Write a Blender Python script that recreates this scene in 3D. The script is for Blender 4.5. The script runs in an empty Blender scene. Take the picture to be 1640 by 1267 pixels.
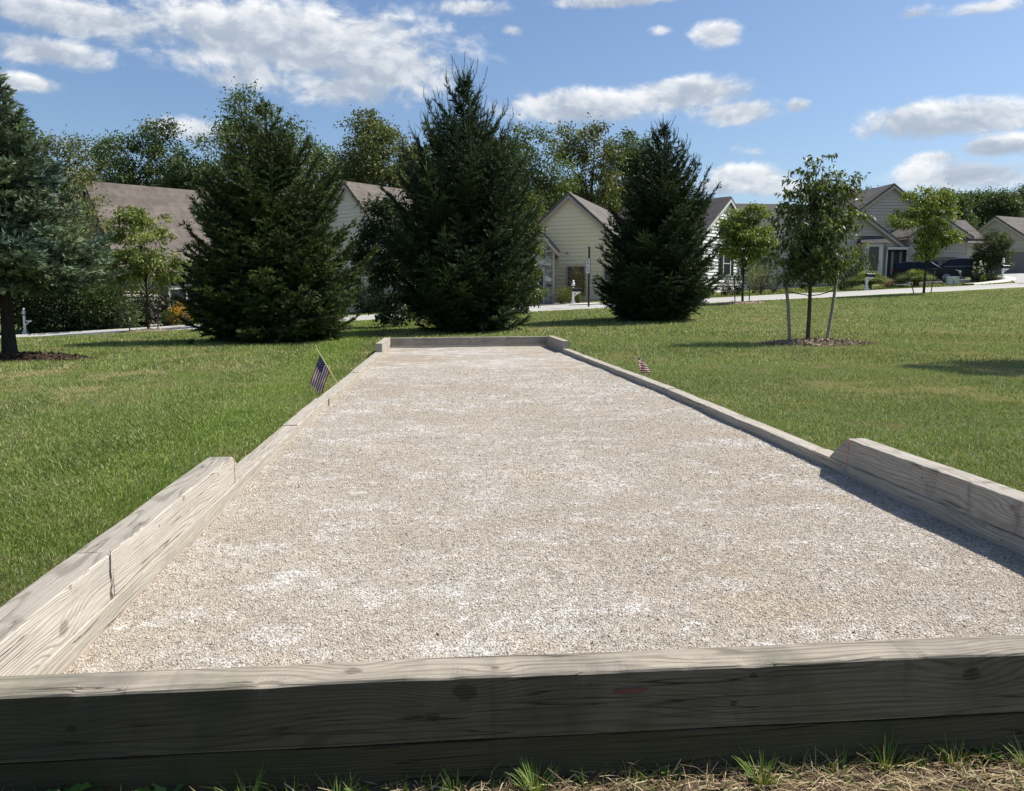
import bpy, math, random
import numpy as np
from mathutils import Vector, Matrix

SC = bpy.context.scene
COL = SC.collection
RNG = np.random.default_rng(7)
random.seed(7)
R = math.radians

# ------------------------------------------------------------------ camera
CAM_H = 1.2
YAW, PITCH, FPX = 5.133, 7.3, 1269.0
cd = bpy.data.cameras.new('camera')
cd.sensor_fit = 'HORIZONTAL'; cd.sensor_width = 36.0; cd.lens = 36.0 * FPX / 1640.0
cd.clip_start = 0.05; cd.clip_end = 3000.0
cam = bpy.data.objects.new('camera', cd); COL.objects.link(cam)
cam.location = (0, 0, CAM_H); cam.rotation_euler = (R(90 - PITCH), 0, R(-YAW))
SC.camera = cam
_y, _p = R(YAW), R(PITCH)
FWD = np.array([math.sin(_y) * math.cos(_p), math.cos(_y) * math.cos(_p), -math.sin(_p)])
RGT = np.array([math.cos(_y), -math.sin(_y), 0.0])
UPV = np.cross(RGT, FWD)

def ray(px, py):
    return FWD * FPX + RGT * (px - 820) - UPV * (py - 633.5)

def at(px, py, Y):
    """world point seen at photo pixel (px, py) at distance Y along the court axis"""
    d = ray(px, py); t = Y / d[1]
    return Vector((d[0] * t, Y, CAM_H + d[2] * t))

def smooth(a, b, t):
    t = np.clip((np.asarray(t, float) - a) / (b - a), 0, 1)
    return t * t * (3 - 2 * t)

def gz(x, y):
    """height of the lawn; rises towards the street and to the right"""
    x = np.asarray(x, float); y = np.asarray(y, float)
    s = smooth(14, 46, y)
    xs = np.clip(x, -45, 70)
    k = np.where(xs < 0, 0.056, 0.047)
    z = -0.1 + s * (0.22 + k * xs) + np.maximum(0, y - 46) * 0.012
    z = z + 0.055 * (1 - smooth(1.9, 3.0, y))           # raised strip before the front timber
    z = z + 0.05 * smooth(2.2, 2.9, x) * (1 - smooth(5, 9, y))
    z = z + 0.012 * np.sin(x * 0.9 + 1.3) * np.sin(y * 0.7) * smooth(2.5, 6, y)
    return z

def G(x, y):
    return float(gz(x, y))

def ghit(px, py):
    d = ray(px, py); d = d / math.hypot(d[0], d[1])
    t = 1.0
    while t < 250:
        if CAM_H + d[2] * t < G(d[0] * t, d[1] * t):
            break
        t += 0.05
    return float(d[0] * t), float(d[1] * t)

# ------------------------------------------------------------------ objects
def tag(o, label=None, cat=None, group=None, kind=None):
    if label: o['label'] = label
    if cat: o['category'] = cat
    if group: o['group'] = group
    if kind: o['kind'] = kind
    return o

def empty(name, loc, rz=0.0, label=None, cat=None, group=None):
    o = bpy.data.objects.new(name, None); COL.objects.link(o)
    o.empty_display_size = 0.3
    o.location = loc; o.rotation_euler = (0, 0, rz)
    return tag(o, label, cat, group)

def link(name, me, mats, parent=None, loc=None, rz=0.0):
    o = bpy.data.objects.new(name, me); COL.objects.link(o)
    for m in (mats if isinstance(mats, (list, tuple)) else [mats]):
        me.materials.append(m)
    if parent is not None: o.parent = parent
    if loc is not None: o.location = loc
    if rz: o.rotation_euler = (0, 0, rz)
    return o

def copy_tree(o, parent=None):
    c = o.copy(); COL.objects.link(c)
    if parent is not None: c.parent = parent
    for ch in list(o.children):
        copy_tree(ch, c)
    return c

def np_mesh(name, V, F, tint=None, smooth_=False):
    """V (n,3); F (m,k) equal-size faces; tint (n,3) goes into a point colour attribute"""
    V = np.ascontiguousarray(V, np.float32); F = np.ascontiguousarray(F, np.int32)
    me = bpy.data.meshes.new(name)
    m, k = F.shape
    me.vertices.add(len(V)); me.vertices.foreach_set('co', V.ravel())
    me.loops.add(m * k); me.loops.foreach_set('vertex_index', F.ravel())
    me.polygons.add(m)
    me.polygons.foreach_set('loop_start', np.arange(0, m * k, k, dtype=np.int32))
    me.polygons.foreach_set('loop_total', np.full(m, k, np.int32))
    if smooth_:
        me.polygons.foreach_set('use_smooth', np.ones(m, bool))
    if tint is not None:
        a = me.attributes.new('tint', 'FLOAT_COLOR', 'POINT')
        c = np.ones((len(V), 4), np.float32); c[:, :3] = tint
        a.data.foreach_set('color', c.ravel())
    me.update(calc_edges=True); me.validate()
    return me

class MB:
    """collects simple shapes into one mesh"""
    def __init__(self):
        self.v, self.f, self.m, self.s = [], [], [], []
    def add(self, vs, fs, mi=0, sm=False):
        b = len(self.v)
        self.v += [tuple(map(float, p)) for p in vs]
        for f in fs:
            self.f.append([b + i for i in f]); self.m.append(mi); self.s.append(sm)
        return self
    def box(self, c, s, rz=0.0, mi=0, rx=0.0, ry=0.0, taper=1.0):
        hx, hy, hz = s[0] / 2, s[1] / 2, s[2] / 2
        M = Matrix.Translation(c) @ Matrix.Rotation(rz, 4, 'Z') @ Matrix.Rotation(ry, 4, 'Y') @ Matrix.Rotation(rx, 4, 'X')
        vs = []
        for z in (-hz, hz):
            k = taper if z > 0 else 1.0
            for x, y in ((-hx, -hy), (hx, -hy), (hx, hy), (-hx, hy)):
                vs.append(M @ Vector((x * k, y * k, z)))
        return self.add(vs, [(3, 2, 1, 0), (4, 5, 6, 7), (0, 1, 5, 4), (1, 2, 6, 5), (2, 3, 7, 6), (3, 0, 4, 7)], mi)
    def tube(self, pts, rad, n=6, mi=0, cap=True, sm=True):
        pts = [Vector(p) for p in pts]
        if not isinstance(rad, (list, tuple)): rad = [rad] * len(pts)
        vs, fs = [], []
        for i, p in enumerate(pts):
            a = pts[max(0, i - 1)]; b = pts[min(len(pts) - 1, i + 1)]
            d = (b - a).normalized() if (b - a).length > 1e-9 else Vector((0, 0, 1))
            ref = Vector((1, 0, 0)) if abs(d.x) < 0.8 else Vector((0, 1, 0))
            u = d.cross(ref).normalized(); w = d.cross(u)
            for k in range(n):
                t = 2 * math.pi * k / n
                vs.append(p + (u * math.cos(t) + w * math.sin(t)) * rad[i])
        for i in range(len(pts) - 1):
            for k in range(n):
                fs.append((i * n + k, i * n + (k + 1) % n, (i + 1) * n + (k + 1) % n, (i + 1) * n + k))
        self.add(vs, fs, mi, sm)
        if cap:
            e = (len(pts) - 1) * n
            self.add(vs[:n], [tuple(range(n))], mi); self.add(vs[e:e + n], [tuple(range(n - 1, -1, -1))], mi)
        return self
    def lathe(self, c, prof, n=12, mi=0, axis='Z'):
        vs, fs = [], []
        for r, z in prof:
            for k in range(n):
                t = 2 * math.pi * k / n
                p = (r * math.cos(t), r * math.sin(t), z)
                if axis == 'Y': p = (p[0], p[2], p[1])
                if axis == 'X': p = (p[2], p[0], p[1])
                vs.append((c[0] + p[0], c[1] + p[1], c[2] + p[2]))
        for i in range(len(prof) - 1):
            for k in range(n):
                fs.append((i * n + k, i * n + (k + 1) % n, (i + 1) * n + (k + 1) % n, (i + 1) * n + k))
        fs.append(tuple(range(n))); fs.append(tuple((len(prof) - 1) * n + k for k in range(n)))
        return self.add(vs, fs, mi, True)
    def quad(self, a, b, c, d, mi=0):
        return self.add([a, b, c, d], [(0, 1, 2, 3)], mi)
    def build(self, name, mats, parent=None, loc=None, rz=0.0):
        me = bpy.data.meshes.new(name)
        me.from_pydata(self.v, [], self.f)
        me.polygons.foreach_set('material_index', self.m)
        me.polygons.foreach_set('use_smooth', self.s)
        me.update(); me.validate()
        import bmesh
        b = bmesh.new(); b.from_mesh(me)
        bmesh.ops.recalc_face_normals(b, faces=b.faces[:]); b.to_mesh(me); b.free()
        return link(name, me, mats, parent, loc, rz)

# ------------------------------------------------------------------ materials
class NT:
    def __init__(self, tree):
        self.t = tree; tree.nodes.clear()
    def n(self, typ, **kw):
        nd = self.t.nodes.new(typ)
        for k, v in kw.items():
            if k == 'inp':
                for a, b in v.items():
                    if isinstance(b, bpy.types.NodeSocket): self.t.links.new(b, nd.inputs[a])
                    else: nd.inputs[a].default_value = b
            else: setattr(nd, k, v)
        return nd
    def math(self, op, a, b=None, c=None, clamp=False):
        nd = self.n('ShaderNodeMath', operation=op, use_clamp=clamp)
        for i, v in enumerate((a, b, c)):
            if v is None: continue
            if isinstance(v, bpy.types.NodeSocket): self.t.links.new(v, nd.inputs[i])
            else: nd.inputs[i].default_value = v
        return nd.outputs[0]
    def vmath(self, op, a, b=None):
        nd = self.n('ShaderNodeVectorMath', operation=op)
        for i, v in enumerate((a, b)):
            if v is None: continue
            if isinstance(v, bpy.types.NodeSocket): self.t.links.new(v, nd.inputs[i])
            else: nd.inputs[i].default_value = v
        return nd.outputs['Value'] if op in ('LENGTH', 'DOT_PRODUCT', 'DISTANCE') else nd.outputs[0]
    def noise(self, vec, scale, detail=4, rough=0.55, dist=0.0):
        nd = self.n('ShaderNodeTexNoise', inp={'Scale': scale, 'Detail': detail, 'Roughness': rough, 'Distortion': dist})
        if vec is not None: self.t.links.new(vec, nd.inputs['Vector'])
        return nd.outputs['Fac']
    def voro(self, vec, scale, out='Color', feature='F1', rand=1.0):
        nd = self.n('ShaderNodeTexVoronoi', feature=feature, inp={'Scale': scale, 'Randomness': rand})
        self.t.links.new(vec, nd.inputs['Vector'])
        return nd.outputs[out]
    def ramp(self, fac, stops, interp='LINEAR'):
        nd = self.n('ShaderNodeValToRGB'); cr = nd.color_ramp; cr.interpolation = interp
        while len(cr.elements) < len(stops): cr.elements.new(0.5)
        for e, (p, c) in zip(cr.elements, stops):
            e.position = p; e.color = (*c, 1) if len(c) == 3 else c
        self.t.links.new(fac, nd.inputs[0]); return nd.outputs[0]
    def rng(self, v, a, b, c, d, typ='LINEAR'):
        nd = self.n('ShaderNodeMapRange', clamp=True, interpolation_type=typ)
        self.t.links.new(v, nd.inputs[0])
        for i, q in enumerate((a, b, c, d)): nd.inputs[i + 1].default_value = q
        return nd.outputs[0]
    def mix(self, fac, a, b, mode='MIX'):
        nd = self.n('ShaderNodeMix', data_type='RGBA', blend_type=mode, clamp_factor=True)
        for s, v in ((0, fac), (6, a), (7, b)):
            if isinstance(v, bpy.types.NodeSocket): self.t.links.new(v, nd.inputs[s])
            elif s == 0: nd.inputs[s].default_value = v
            else: nd.inputs[s].default_value = (*v, 1) if len(v) == 3 else v
        return nd.outputs[2]
    def mapping(self, vec, loc=(0, 0, 0), rot=(0, 0, 0), scale=(1, 1, 1)):
        nd = self.n('ShaderNodeMapping', inp={'Location': loc, 'Rotation': rot, 'Scale': scale})
        self.t.links.new(vec, nd.inputs[0]); return nd.outputs[0]
    def bump(self, h, strength=0.3, dist=0.01, normal=None):
        nd = self.n('ShaderNodeBump', inp={'Strength': strength, 'Distance': dist})
        self.t.links.new(h, nd.inputs['Height'])
        if normal is not None: self.t.links.new(normal, nd.inputs['Normal'])
        return nd.outputs[0]
    def coord(self, which='Object'):
        return self.n('ShaderNodeTexCoord').outputs[which]
    def geo(self, which='Position'):
        return self.n('ShaderNodeNewGeometry').outputs[which]
    def attr(self, name='tint'):
        return self.n('ShaderNodeAttribute', attribute_name=name).outputs['Color']
    def out(self, shader, disp=None):
        o = self.n('ShaderNodeOutputMaterial'); self.t.links.new(shader, o.inputs[0])

def newmat(name):
    m = bpy.data.materials.new(name); m.use_nodes = True
    return m, NT(m.node_tree)

def principled(nt, color, rough=0.8, normal=None, spec=0.3, metal=0.0, **kw):
    inp = {'Roughness': rough, 'Specular IOR Level': spec, 'Metallic': metal}
    b = nt.n('ShaderNodeBsdfPrincipled', inp=inp)
    if isinstance(color, bpy.types.NodeSocket): nt.t.links.new(color, b.inputs['Base Color'])
    else: b.inputs['Base Color'].default_value = (*color, 1)
    if normal is not None: nt.t.links.new(normal, b.inputs['Normal'])
    for k, v in kw.items(): b.inputs[k.replace('_', ' ')].default_value = v
    return b.outputs[0]

def plain(name, col, rough=0.7, spec=0.3, metal=0.0, vary=0.12, scale=6.0, bump=0.0, **kw):
    m, t = newmat(name)
    co = t.coord('Object')
    n = t.noise(co, scale, 5, 0.6)
    c = t.mix(n, tuple(x * (1 - vary) for x in col), tuple(min(1, x * (1 + vary)) for x in col))
    nrm = t.bump(t.noise(co, scale * 6, 4, 0.6), bump, 0.02) if bump else None
    t.out(principled(t, c, rough, nrm, spec, metal, **kw))
    return m

def leafmat(name, transl=0.3, rough=0.55, spec=0.25, tint=(1, 1, 1)):
    m, t = newmat(name)
    a = t.mix(1.0, t.attr(), tint, 'MULTIPLY')
    p = principled(t, a, rough, None, spec)
    if transl > 0:
        tr = t.n('ShaderNodeBsdfTranslucent')
        t.t.links.new(t.mix(1.0, a, (1.15, 1.2, 0.6), 'MULTIPLY'), tr.inputs['Color'])
        mx = t.n('ShaderNodeMixShader', inp={0: transl})
        t.t.links.new(p, mx.inputs[1]); t.t.links.new(tr.outputs[0], mx.inputs[2]); p = mx.outputs[0]
    t.out(p); return m

def wood(name, light, dark, seed=0.0, knots=(), stain=0.35, stain_col=(0.10, 0.095, 0.08), green=0.0, ringfreq=150, lines=0.8, endmoss=0.0, drips=()):
    """weathered construction timber; grain runs along local x, knots = (x, y, z, radius)"""
    m, t = newmat(name)
    co = t.coord('Object')
    sh = t.mapping(co, loc=(seed * 3.7, seed * 0.013, seed * 0.021))
    sx = t.mapping(sh, scale=(0.55, 3.0, 3.0))
    warp = t.noise(sx, 1.6, 2, 0.5)
    sep = t.n('ShaderNodeSeparateXYZ'); t.t.links.new(co, sep.inputs[0])
    y = t.math('ADD', sep.outputs[1], 0.06 + 0.03 * math.sin(seed * 5))
    z = t.math('ADD', sep.outputs[2], 0.05 + 0.04 * math.cos(seed * 3))
    r = t.math('SQRT', t.math('ADD', t.math('MULTIPLY', y, y), t.math('MULTIPLY', z, z)))
    F = t.math('ADD', r, t.math('MULTIPLY', warp, 0.17))
    kd = None
    for (kx, ky, kz, kr) in knots:
        d = t.vmath('SUBTRACT', co, (kx, ky, kz))
        d = t.mapping(d, scale=(0.5, 1, 1))
        L = t.vmath('LENGTH', d)
        g = t.math('POWER', 2.718, t.math('MULTIPLY', t.math('MULTIPLY', L, L), -1 / (2 * (kr * 1.9) ** 2)))
        F = t.math('ADD', F, t.math('MULTIPLY', g, kr * 1.3))
        Ld = t.vmath('LENGTH', t.mapping(t.vmath('SUBTRACT', co, (kx, ky, kz)), scale=(0.75, 1, 1)))
        wob = t.math('MULTIPLY', t.math('SUBTRACT', t.noise(co, 70, 3, 0.6), 0.5), kr * 0.8)
        k = t.rng(t.math('ADD', Ld, wob), kr * 0.55, kr * 1.0, 1, 0, 'SMOOTHSTEP')
        kd = k if kd is None else t.math('MAXIMUM', kd, k)
    fine = t.noise(t.mapping(sh, scale=(3.0, 160, 160)), 1.0, 3, 0.6)
    F2 = t.math('ADD', F, t.math('MULTIPLY', fine, 0.004))
    lin = t.math('SINE', t.math('MULTIPLY', F2, ringfreq * 2.3))
    lin = t.rng(lin, 0.15, 0.95, 0, 1, 'SMOOTHSTEP')
    vis = t.rng(t.noise(t.mapping(sh, scale=(1.2, 9, 9)), 2.3, 3, 0.6), 0.35, 0.6, 0.35, 1.0)
    lin = t.math('MULTIPLY', lin, t.math('MULTIPLY', vis, lines))
    c = t.mix(lin, light, dark)
    fib = t.noise(t.mapping(sh, scale=(2.6, 110, 110)), 1.0, 5, 0.7)
    c = t.mix(t.rng(fib, 0.36, 0.66, 0.0, 0.7), c, tuple(x * 0.48 for x in light))
    fib2 = t.noise(t.mapping(sh, scale=(7, 300, 300)), 1.0, 4, 0.7)
    c = t.mix(t.rng(fib2, 0.40, 0.70, 0.0, 0.5), c, tuple(x * 0.55 for x in light))
    c = t.mix(t.rng(fib2, 0.30, 0.42, 0.35, 0.0), c, tuple(min(1, x * 1.3) for x in light))
    big = t.noise(t.mapping(sh, scale=(2.2, 1.2, 1.2)), 1.7, 4, 0.62)
    c = t.mix(t.rng(big, 0.48, 0.75, 0, stain), c, stain_col)
    run = t.noise(t.mapping(sh, scale=(9, 0.6, 0.6)), 1.0, 3, 0.6)
    c = t.mix(t.rng(run, 0.6, 0.78, 0, stain * 0.8), c, stain_col)
    if green:
        gn = t.noise(t.mapping(sh, scale=(3, 2, 2)), 1.5, 4, 0.6)
        c = t.mix(t.rng(gn, 0.5, 0.75, 0, green), c, (0.05, 0.062, 0.018))
    for dx, dw, ds in drips:
        g = t.math('SUBTRACT', sep.outputs[0], t.math('ADD', dx, t.math('MULTIPLY', t.math('SUBTRACT', t.noise(co, 22, 4, .65), .5), dw * 3.0)))
        g = t.rng(t.math('ABSOLUTE', g), 0.0, dw, ds, 0, 'SMOOTHSTEP')
        c = t.mix(t.math('MULTIPLY', g, t.rng(t.noise(t.mapping(sh, scale=(30, 9, 9)), 1.0, 4, .6), .35, .62, .1, 1)), c, (.085, .07, .058))
    if endmoss:
        c = t.mix(t.math('MULTIPLY', t.rng(t.math('ADD', sep.outputs[0], t.math('MULTIPLY', t.noise(sh, 3.0, 4, .6), .9)), .6, 2.9, 1, 0), endmoss), c, (0.022, 0.025, 0.014))
    crack = t.noise(t.mapping(sh, scale=(0.8, 30, 30)), 1.0, 2, 0.5)
    ck = t.rng(t.math('ABSOLUTE', t.math('SUBTRACT', crack, 0.5)), 0.0, 0.014, 1, 0)
    ckm = t.rng(t.noise(t.mapping(sh, scale=(1.5, 7, 7)), 1.1, 2, 0.5), 0.46, 0.56, 0, 0.85)
    ck = t.math('MULTIPLY', ck, ckm)
    c = t.mix(ck, c, tuple(x * 0.25 for x in dark))
    if kd is not None:
        c = t.mix(t.math('MULTIPLY', kd, t.rng(t.math('SINE', t.math('MULTIPLY', F2, 700)), -1, 1, .35, .75)), c, tuple(x * 0.45 for x in dark))
    h = t.math('ADD', t.math('MULTIPLY', lin, -0.5), t.math('MULTIPLY', fib, 0.6))
    h = t.math('ADD', h, t.math('MULTIPLY', ck, -1.6))
    h = t.math('ADD', h, t.math('MULTIPLY', fib2, 0.7))
    t.out(principled(t, c, 0.85, t.bump(h, 0.55, 0.004), 0.2))
    return m
# ------------------------------------------------------------------ light and sky
SUN_EL, SUN_AZ = 52.0, 9.0       # azimuth from +X towards +Y
sd = Vector((math.cos(R(SUN_EL)) * math.cos(R(SUN_AZ)), math.cos(R(SUN_EL)) * math.sin(R(SUN_AZ)), math.sin(R(SUN_EL))))
sl = bpy.data.lights.new('sun', 'SUN'); sl.energy = 4.9; sl.angle = R(0.53); sl.color = (1.0, 0.955, 0.88)
so = bpy.data.objects.new('sun', sl); COL.objects.link(so)
so.rotation_euler = (-sd).to_track_quat('-Z', 'Y').to_euler(); so.location = (30, 10, 40)

W = bpy.data.worlds.new('World'); SC.world = W; W.use_nodes = True

def build_sky():
    t = NT(W.node_tree)
    sky = t.n('ShaderNodeTexSky', sky_type='NISHITA', sun_disc=False)
    sky.sun_elevation = R(SUN_EL); sky.sun_rotation = R(90 - SUN_AZ)
    sky.altitude = 100; sky.air_density = 1.0; sky.dust_density = 1.3; sky.ozone_density = 1.6
    d = t.vmath('NORMALIZE', t.coord('Generated'))
    sep = t.n('ShaderNodeSeparateXYZ'); t.t.links.new(d, sep.inputs[0])
    x, y, z = sep.outputs
    az = t.math('ARCTAN2', x, y)
    el = t.math('ARCSINE', z)
    cv = t.n('ShaderNodeCombineXYZ'); t.t.links.new(az, cv.inputs[0]); t.t.links.new(el, cv.inputs[1])
    cv = cv.outputs[0]
    # clouds: centre pixel and half size in the photograph turned to azimuth / elevation
    CL = [(480, 70, 255, 70, 1.0), (620, 105, 120, 52, 1.0), (330, 38, 120, 42, 0.85), (130, 30, 190, 34, 0.9), (560, 145, 130, 30, 0.8), (80, 82, 110, 26, 0.95), (35, 132, 62, 17, 0.95),
          (400, 120, 90, 30, 0.7),
          (760, 12, 70, 16, 0.6), (820, 48, 22, 12, 0.7), (1000, 0, 130, 13, 0.85), (1145, 52, 42, 24, 1.0), (1060, 48, 20, 9, 0.55),
          (930, 170, 135, 30, 1.0), (1110, 150, 110, 30, 1.0), (1180, 180, 75, 24, 0.95), (1278, 168, 20, 13, 0.8),
          (1200, 282, 75, 24, 1.0), (1150, 300, 60, 16, 0.9), (1240, 300, 60, 16, 0.9),
          (1510, 192, 165, 34, 1.15), (1400, 208, 40, 14, 0.7), (1600, 235, 80, 20, 1.0), (1500, 255, 55, 16, 0.8), (1545, 280, 120, 28, 1.05), (1470, 275, 45, 16, 0.7),
          (1470, 22, 45, 14, 0.5), (1600, 8, 90, 14, 0.5), (310, 205, 60, 24, 0.75), (1210, 240, 35, 12, 0.35),
          (-200, 60, 180, 60, 0.9), (1900, 120, 220, 40, 0.9), (1800, 270, 120, 24, 0.8), (-150, 210, 140, 26, 0.8), (600, -180, 300, 50, 0.8), (1300, -230, 260, 50, 0.8)]
    M = None; BN = None; BD = None
    for px, py, rx, ry, wgt in CL:
        v = ray(px, py); v = v / np.linalg.norm(v)
        a0 = math.atan2(v[0], v[1]); e0 = math.asin(v[2])
        v2 = ray(px + rx, py); v3 = ray(px, py - ry)
        ra = abs(math.atan2(v2[0], v2[1]) - a0); re = abs(math.asin(v3[2] / np.linalg.norm(v3)) - e0)
        q = t.vmath('MULTIPLY', t.vmath('SUBTRACT', cv, (a0, e0, 0)), (1 / ra, 1 / re, 0))
        L = t.vmath('LENGTH', q)
        k = t.math('MULTIPLY', t.math('SUBTRACT', 1.25, L), wgt)
        M = k if M is None else t.math('SMOOTH_MAX', M, k, 0.25)
        kp = t.math('MAXIMUM', k, 0.0); ql = t.n('ShaderNodeSeparateXYZ'); t.t.links.new(q, ql.inputs[0])
        kb = t.math('MULTIPLY', kp, ql.outputs[1])
        BN = kb if BN is None else t.math('ADD', BN, kb); BD = kp if BD is None else t.math('ADD', BD, kp)
    low = t.math('DIVIDE', BN, t.math('ADD', BD, 0.05))          # -1 at a cloud's foot, +1 at its top
    # unseen broken cloud behind the camera and overhead, added as neutral fill light
    rest = t.math('SUBTRACT', t.math('MULTIPLY', t.noise(t.mapping(d, scale=(1, 1, 1.8)), 2.2, 4, 0.55), 3.2), 1.75)
    back = t.math('MAXIMUM', t.rng(y, 0.45, 0.0, 0, 1), t.rng(z, 0.55, 0.75, 0, 1))
    M = t.math('MAXIMUM', M, t.math('SUBTRACT', t.math('MULTIPLY', t.math('ADD', rest, 1.2), back), 1.2))
    wv = t.mapping(cv, scale=(1, 1.55, 1))
    dn = t.n('ShaderNodeTexNoise', inp={'Scale': 6.0, 'Detail': 3.0, 'Roughness': 0.5}); t.t.links.new(wv, dn.inputs['Vector'])
    wv2 = t.vmath('ADD', wv, t.vmath('MULTIPLY', t.vmath('SUBTRACT', dn.outputs['Color'], (0.5, 0.5, 0.5)), (0.09, 0.09, 0)))
    def dens(vec):
        n1 = t.noise(vec, 13.0, 8, 0.58, 0.0)
        n2 = t.noise(vec, 42.0, 6, 0.6, 0.0)
        return t.math('ADD', t.math('MULTIPLY', t.math('SUBTRACT', n1, 0.5), 2.6), t.math('MULTIPLY', t.math('SUBTRACT', n2, 0.5), 1.5))
    n = dens(wv2)
    D = t.math('ADD', t.math('MULTIPLY', t.math('MINIMUM', M, 0.95), 1.30), t.math('MULTIPLY', n, 0.80))
    mask = t.rng(D, 0.05, 0.92, 0, 1, 'SMOOTHSTEP')
    mask = t.math('MULTIPLY', mask, t.rng(M, -0.3, 0.3, 0, 1))
    # light and grey inside the clouds: thick parts and undersides are greyer
    n_up = dens(t.vmath('ADD', wv2, (0.02, 0.04, 0)))
    lit = t.math('SUBTRACT', n, n_up)
    lit = t.rng(lit, -0.45, 0.5, 0, 1)
    thick = t.rng(D, 0.6, 1.5, 1, 0.3, 'SMOOTHSTEP')
    sh = t.math('ADD', t.math('MULTIPLY', lit, 0.55), t.math('MULTIPLY', thick, 0.30))
    sh = t.math('ADD', sh, t.math('MULTIPLY', t.math('ADD', low, 0.15), 0.34), clamp=True)
    cc = t.ramp(sh, [(0.0, (2.9, 3.4, 4.2)), (0.38, (3.9, 4.4, 5.1)), (0.7, (6.0, 6.25, 6.6)), (1.0, (8.0, 8.0, 8.0))])
    skyc = t.mix(1.0, sky.outputs[0], (SKY_TINT), 'MULTIPLY')
    col = t.mix(t.math('MULTIPLY', mask, 0.93), skyc, cc)
    bg = t.n('ShaderNodeBackground', inp={'Strength': 0.092}); t.t.links.new(col, bg.inputs[0])
    o = t.n('ShaderNodeOutputWorld'); t.t.links.new(bg.outputs[0], o.inputs[0])

SKY_TINT = (0.86, 0.95, 1.06)
build_sky()
vs = SC.view_settings
vs.view_transform = 'Standard'; vs.look = 'None'; vs.gamma = 1.0; vs.exposure = 0.5
SC.render.film_transparent = False
SC.cycles.max_bounces = 8; SC.cycles.diffuse_bounces = 3; SC.cycles.transparent_max_bounces = 8
SC.cycles.use_denoising = True

# ------------------------------------------------------------------ the court: outlines
LX = [(1.9, -1.215), (5, -1.235), (9, -1.215), (12, -1.19), (16, -1.19), (19.6, -1.17)]
RX = [(1.9, 2.665), (5, 2.665), (9.2, 2.68), (12, 2.655), (16, 2.63), (19.6, 2.59)]
def lx(y): return float(np.interp(y, *zip(*LX)))
def rx(y): return float(np.interp(y, *zip(*RX)))
def cz(y): return -0.06 * float(smooth(8.0, 19.0, y))     # the gravel falls slightly towards the far end

# ------------------------------------------------------------------ lawn
def ground_sheet(name, xs, ys, zf, mat, kind='structure'):
    X, Y = np.meshgrid(xs, ys)
    Z = zf(X, Y)
    V = np.stack([X.ravel(), Y.ravel(), Z.ravel()], 1)
    nx, ny = len(xs), len(ys)
    i, j = np.meshgrid(np.arange(nx - 1), np.arange(ny - 1))
    a = (j * nx + i).ravel()
    F = np.stack([a, a + 1, a + nx + 1, a + nx], 1)
    o = link(name, np_mesh(name, V, F, smooth_=True), mat)
    return tag(o, kind=kind)

def lawn_mat():
    m, t = newmat('lawn_soil_and_grass')
    p = t.geo('Position')
    n1 = t.noise(p, 0.22, 5, 0.6); n2 = t.noise(p, 1.3, 5, 0.65); n3 = t.noise(p, 14, 4, 0.7); n4 = t.noise(p, 60, 3, 0.7)
    c = t.ramp(n3, [(0.25, (0.055, 0.080, 0.016)), (0.5, (0.115, 0.150, 0.038)), (0.75, (0.20, 0.225, 0.075))])
    c = t.mix(t.rng(n4, 0.35, 0.75, 0, 0.5), c, (0.22, 0.22, 0.09))
    dry = t.math('MULTIPLY', t.rng(n1, 0.48, 0.66, 0, 1), t.rng(n2, 0.42, 0.62, 0, 0.75))
    c = t.mix(dry, c, (0.36, 0.30, 0.16))
    t.out(principled(t, c, 0.95, t.bump(t.math('ADD', n3, t.math('MULTIPLY', n4, 0.6)), 0.9, 0.06), 0.1))
    return m
LAWN = lawn_mat()
def lawn_z(X, Y):
    Z = gz(X, Y)
    inside = (X > -1.33) & (X < 2.79) & (Y > 2.0) & (Y < 19.35)
    return np.where(inside, -0.25, Z)
xs = np.unique(np.concatenate([np.linspace(-400, -60, 12), np.linspace(-60, -12, 40), np.linspace(-12, 14, 131), np.linspace(14, 80, 50), np.linspace(80, 400, 12)]))
ys = np.unique(np.concatenate([np.linspace(-60, 1, 14), np.linspace(1, 22, 140), np.linspace(22, 75, 70), np.linspace(75, 150, 12), np.linspace(150, 900, 10)]))
ground_sheet('lawn', xs, ys, lawn_z, LAWN)

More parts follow.
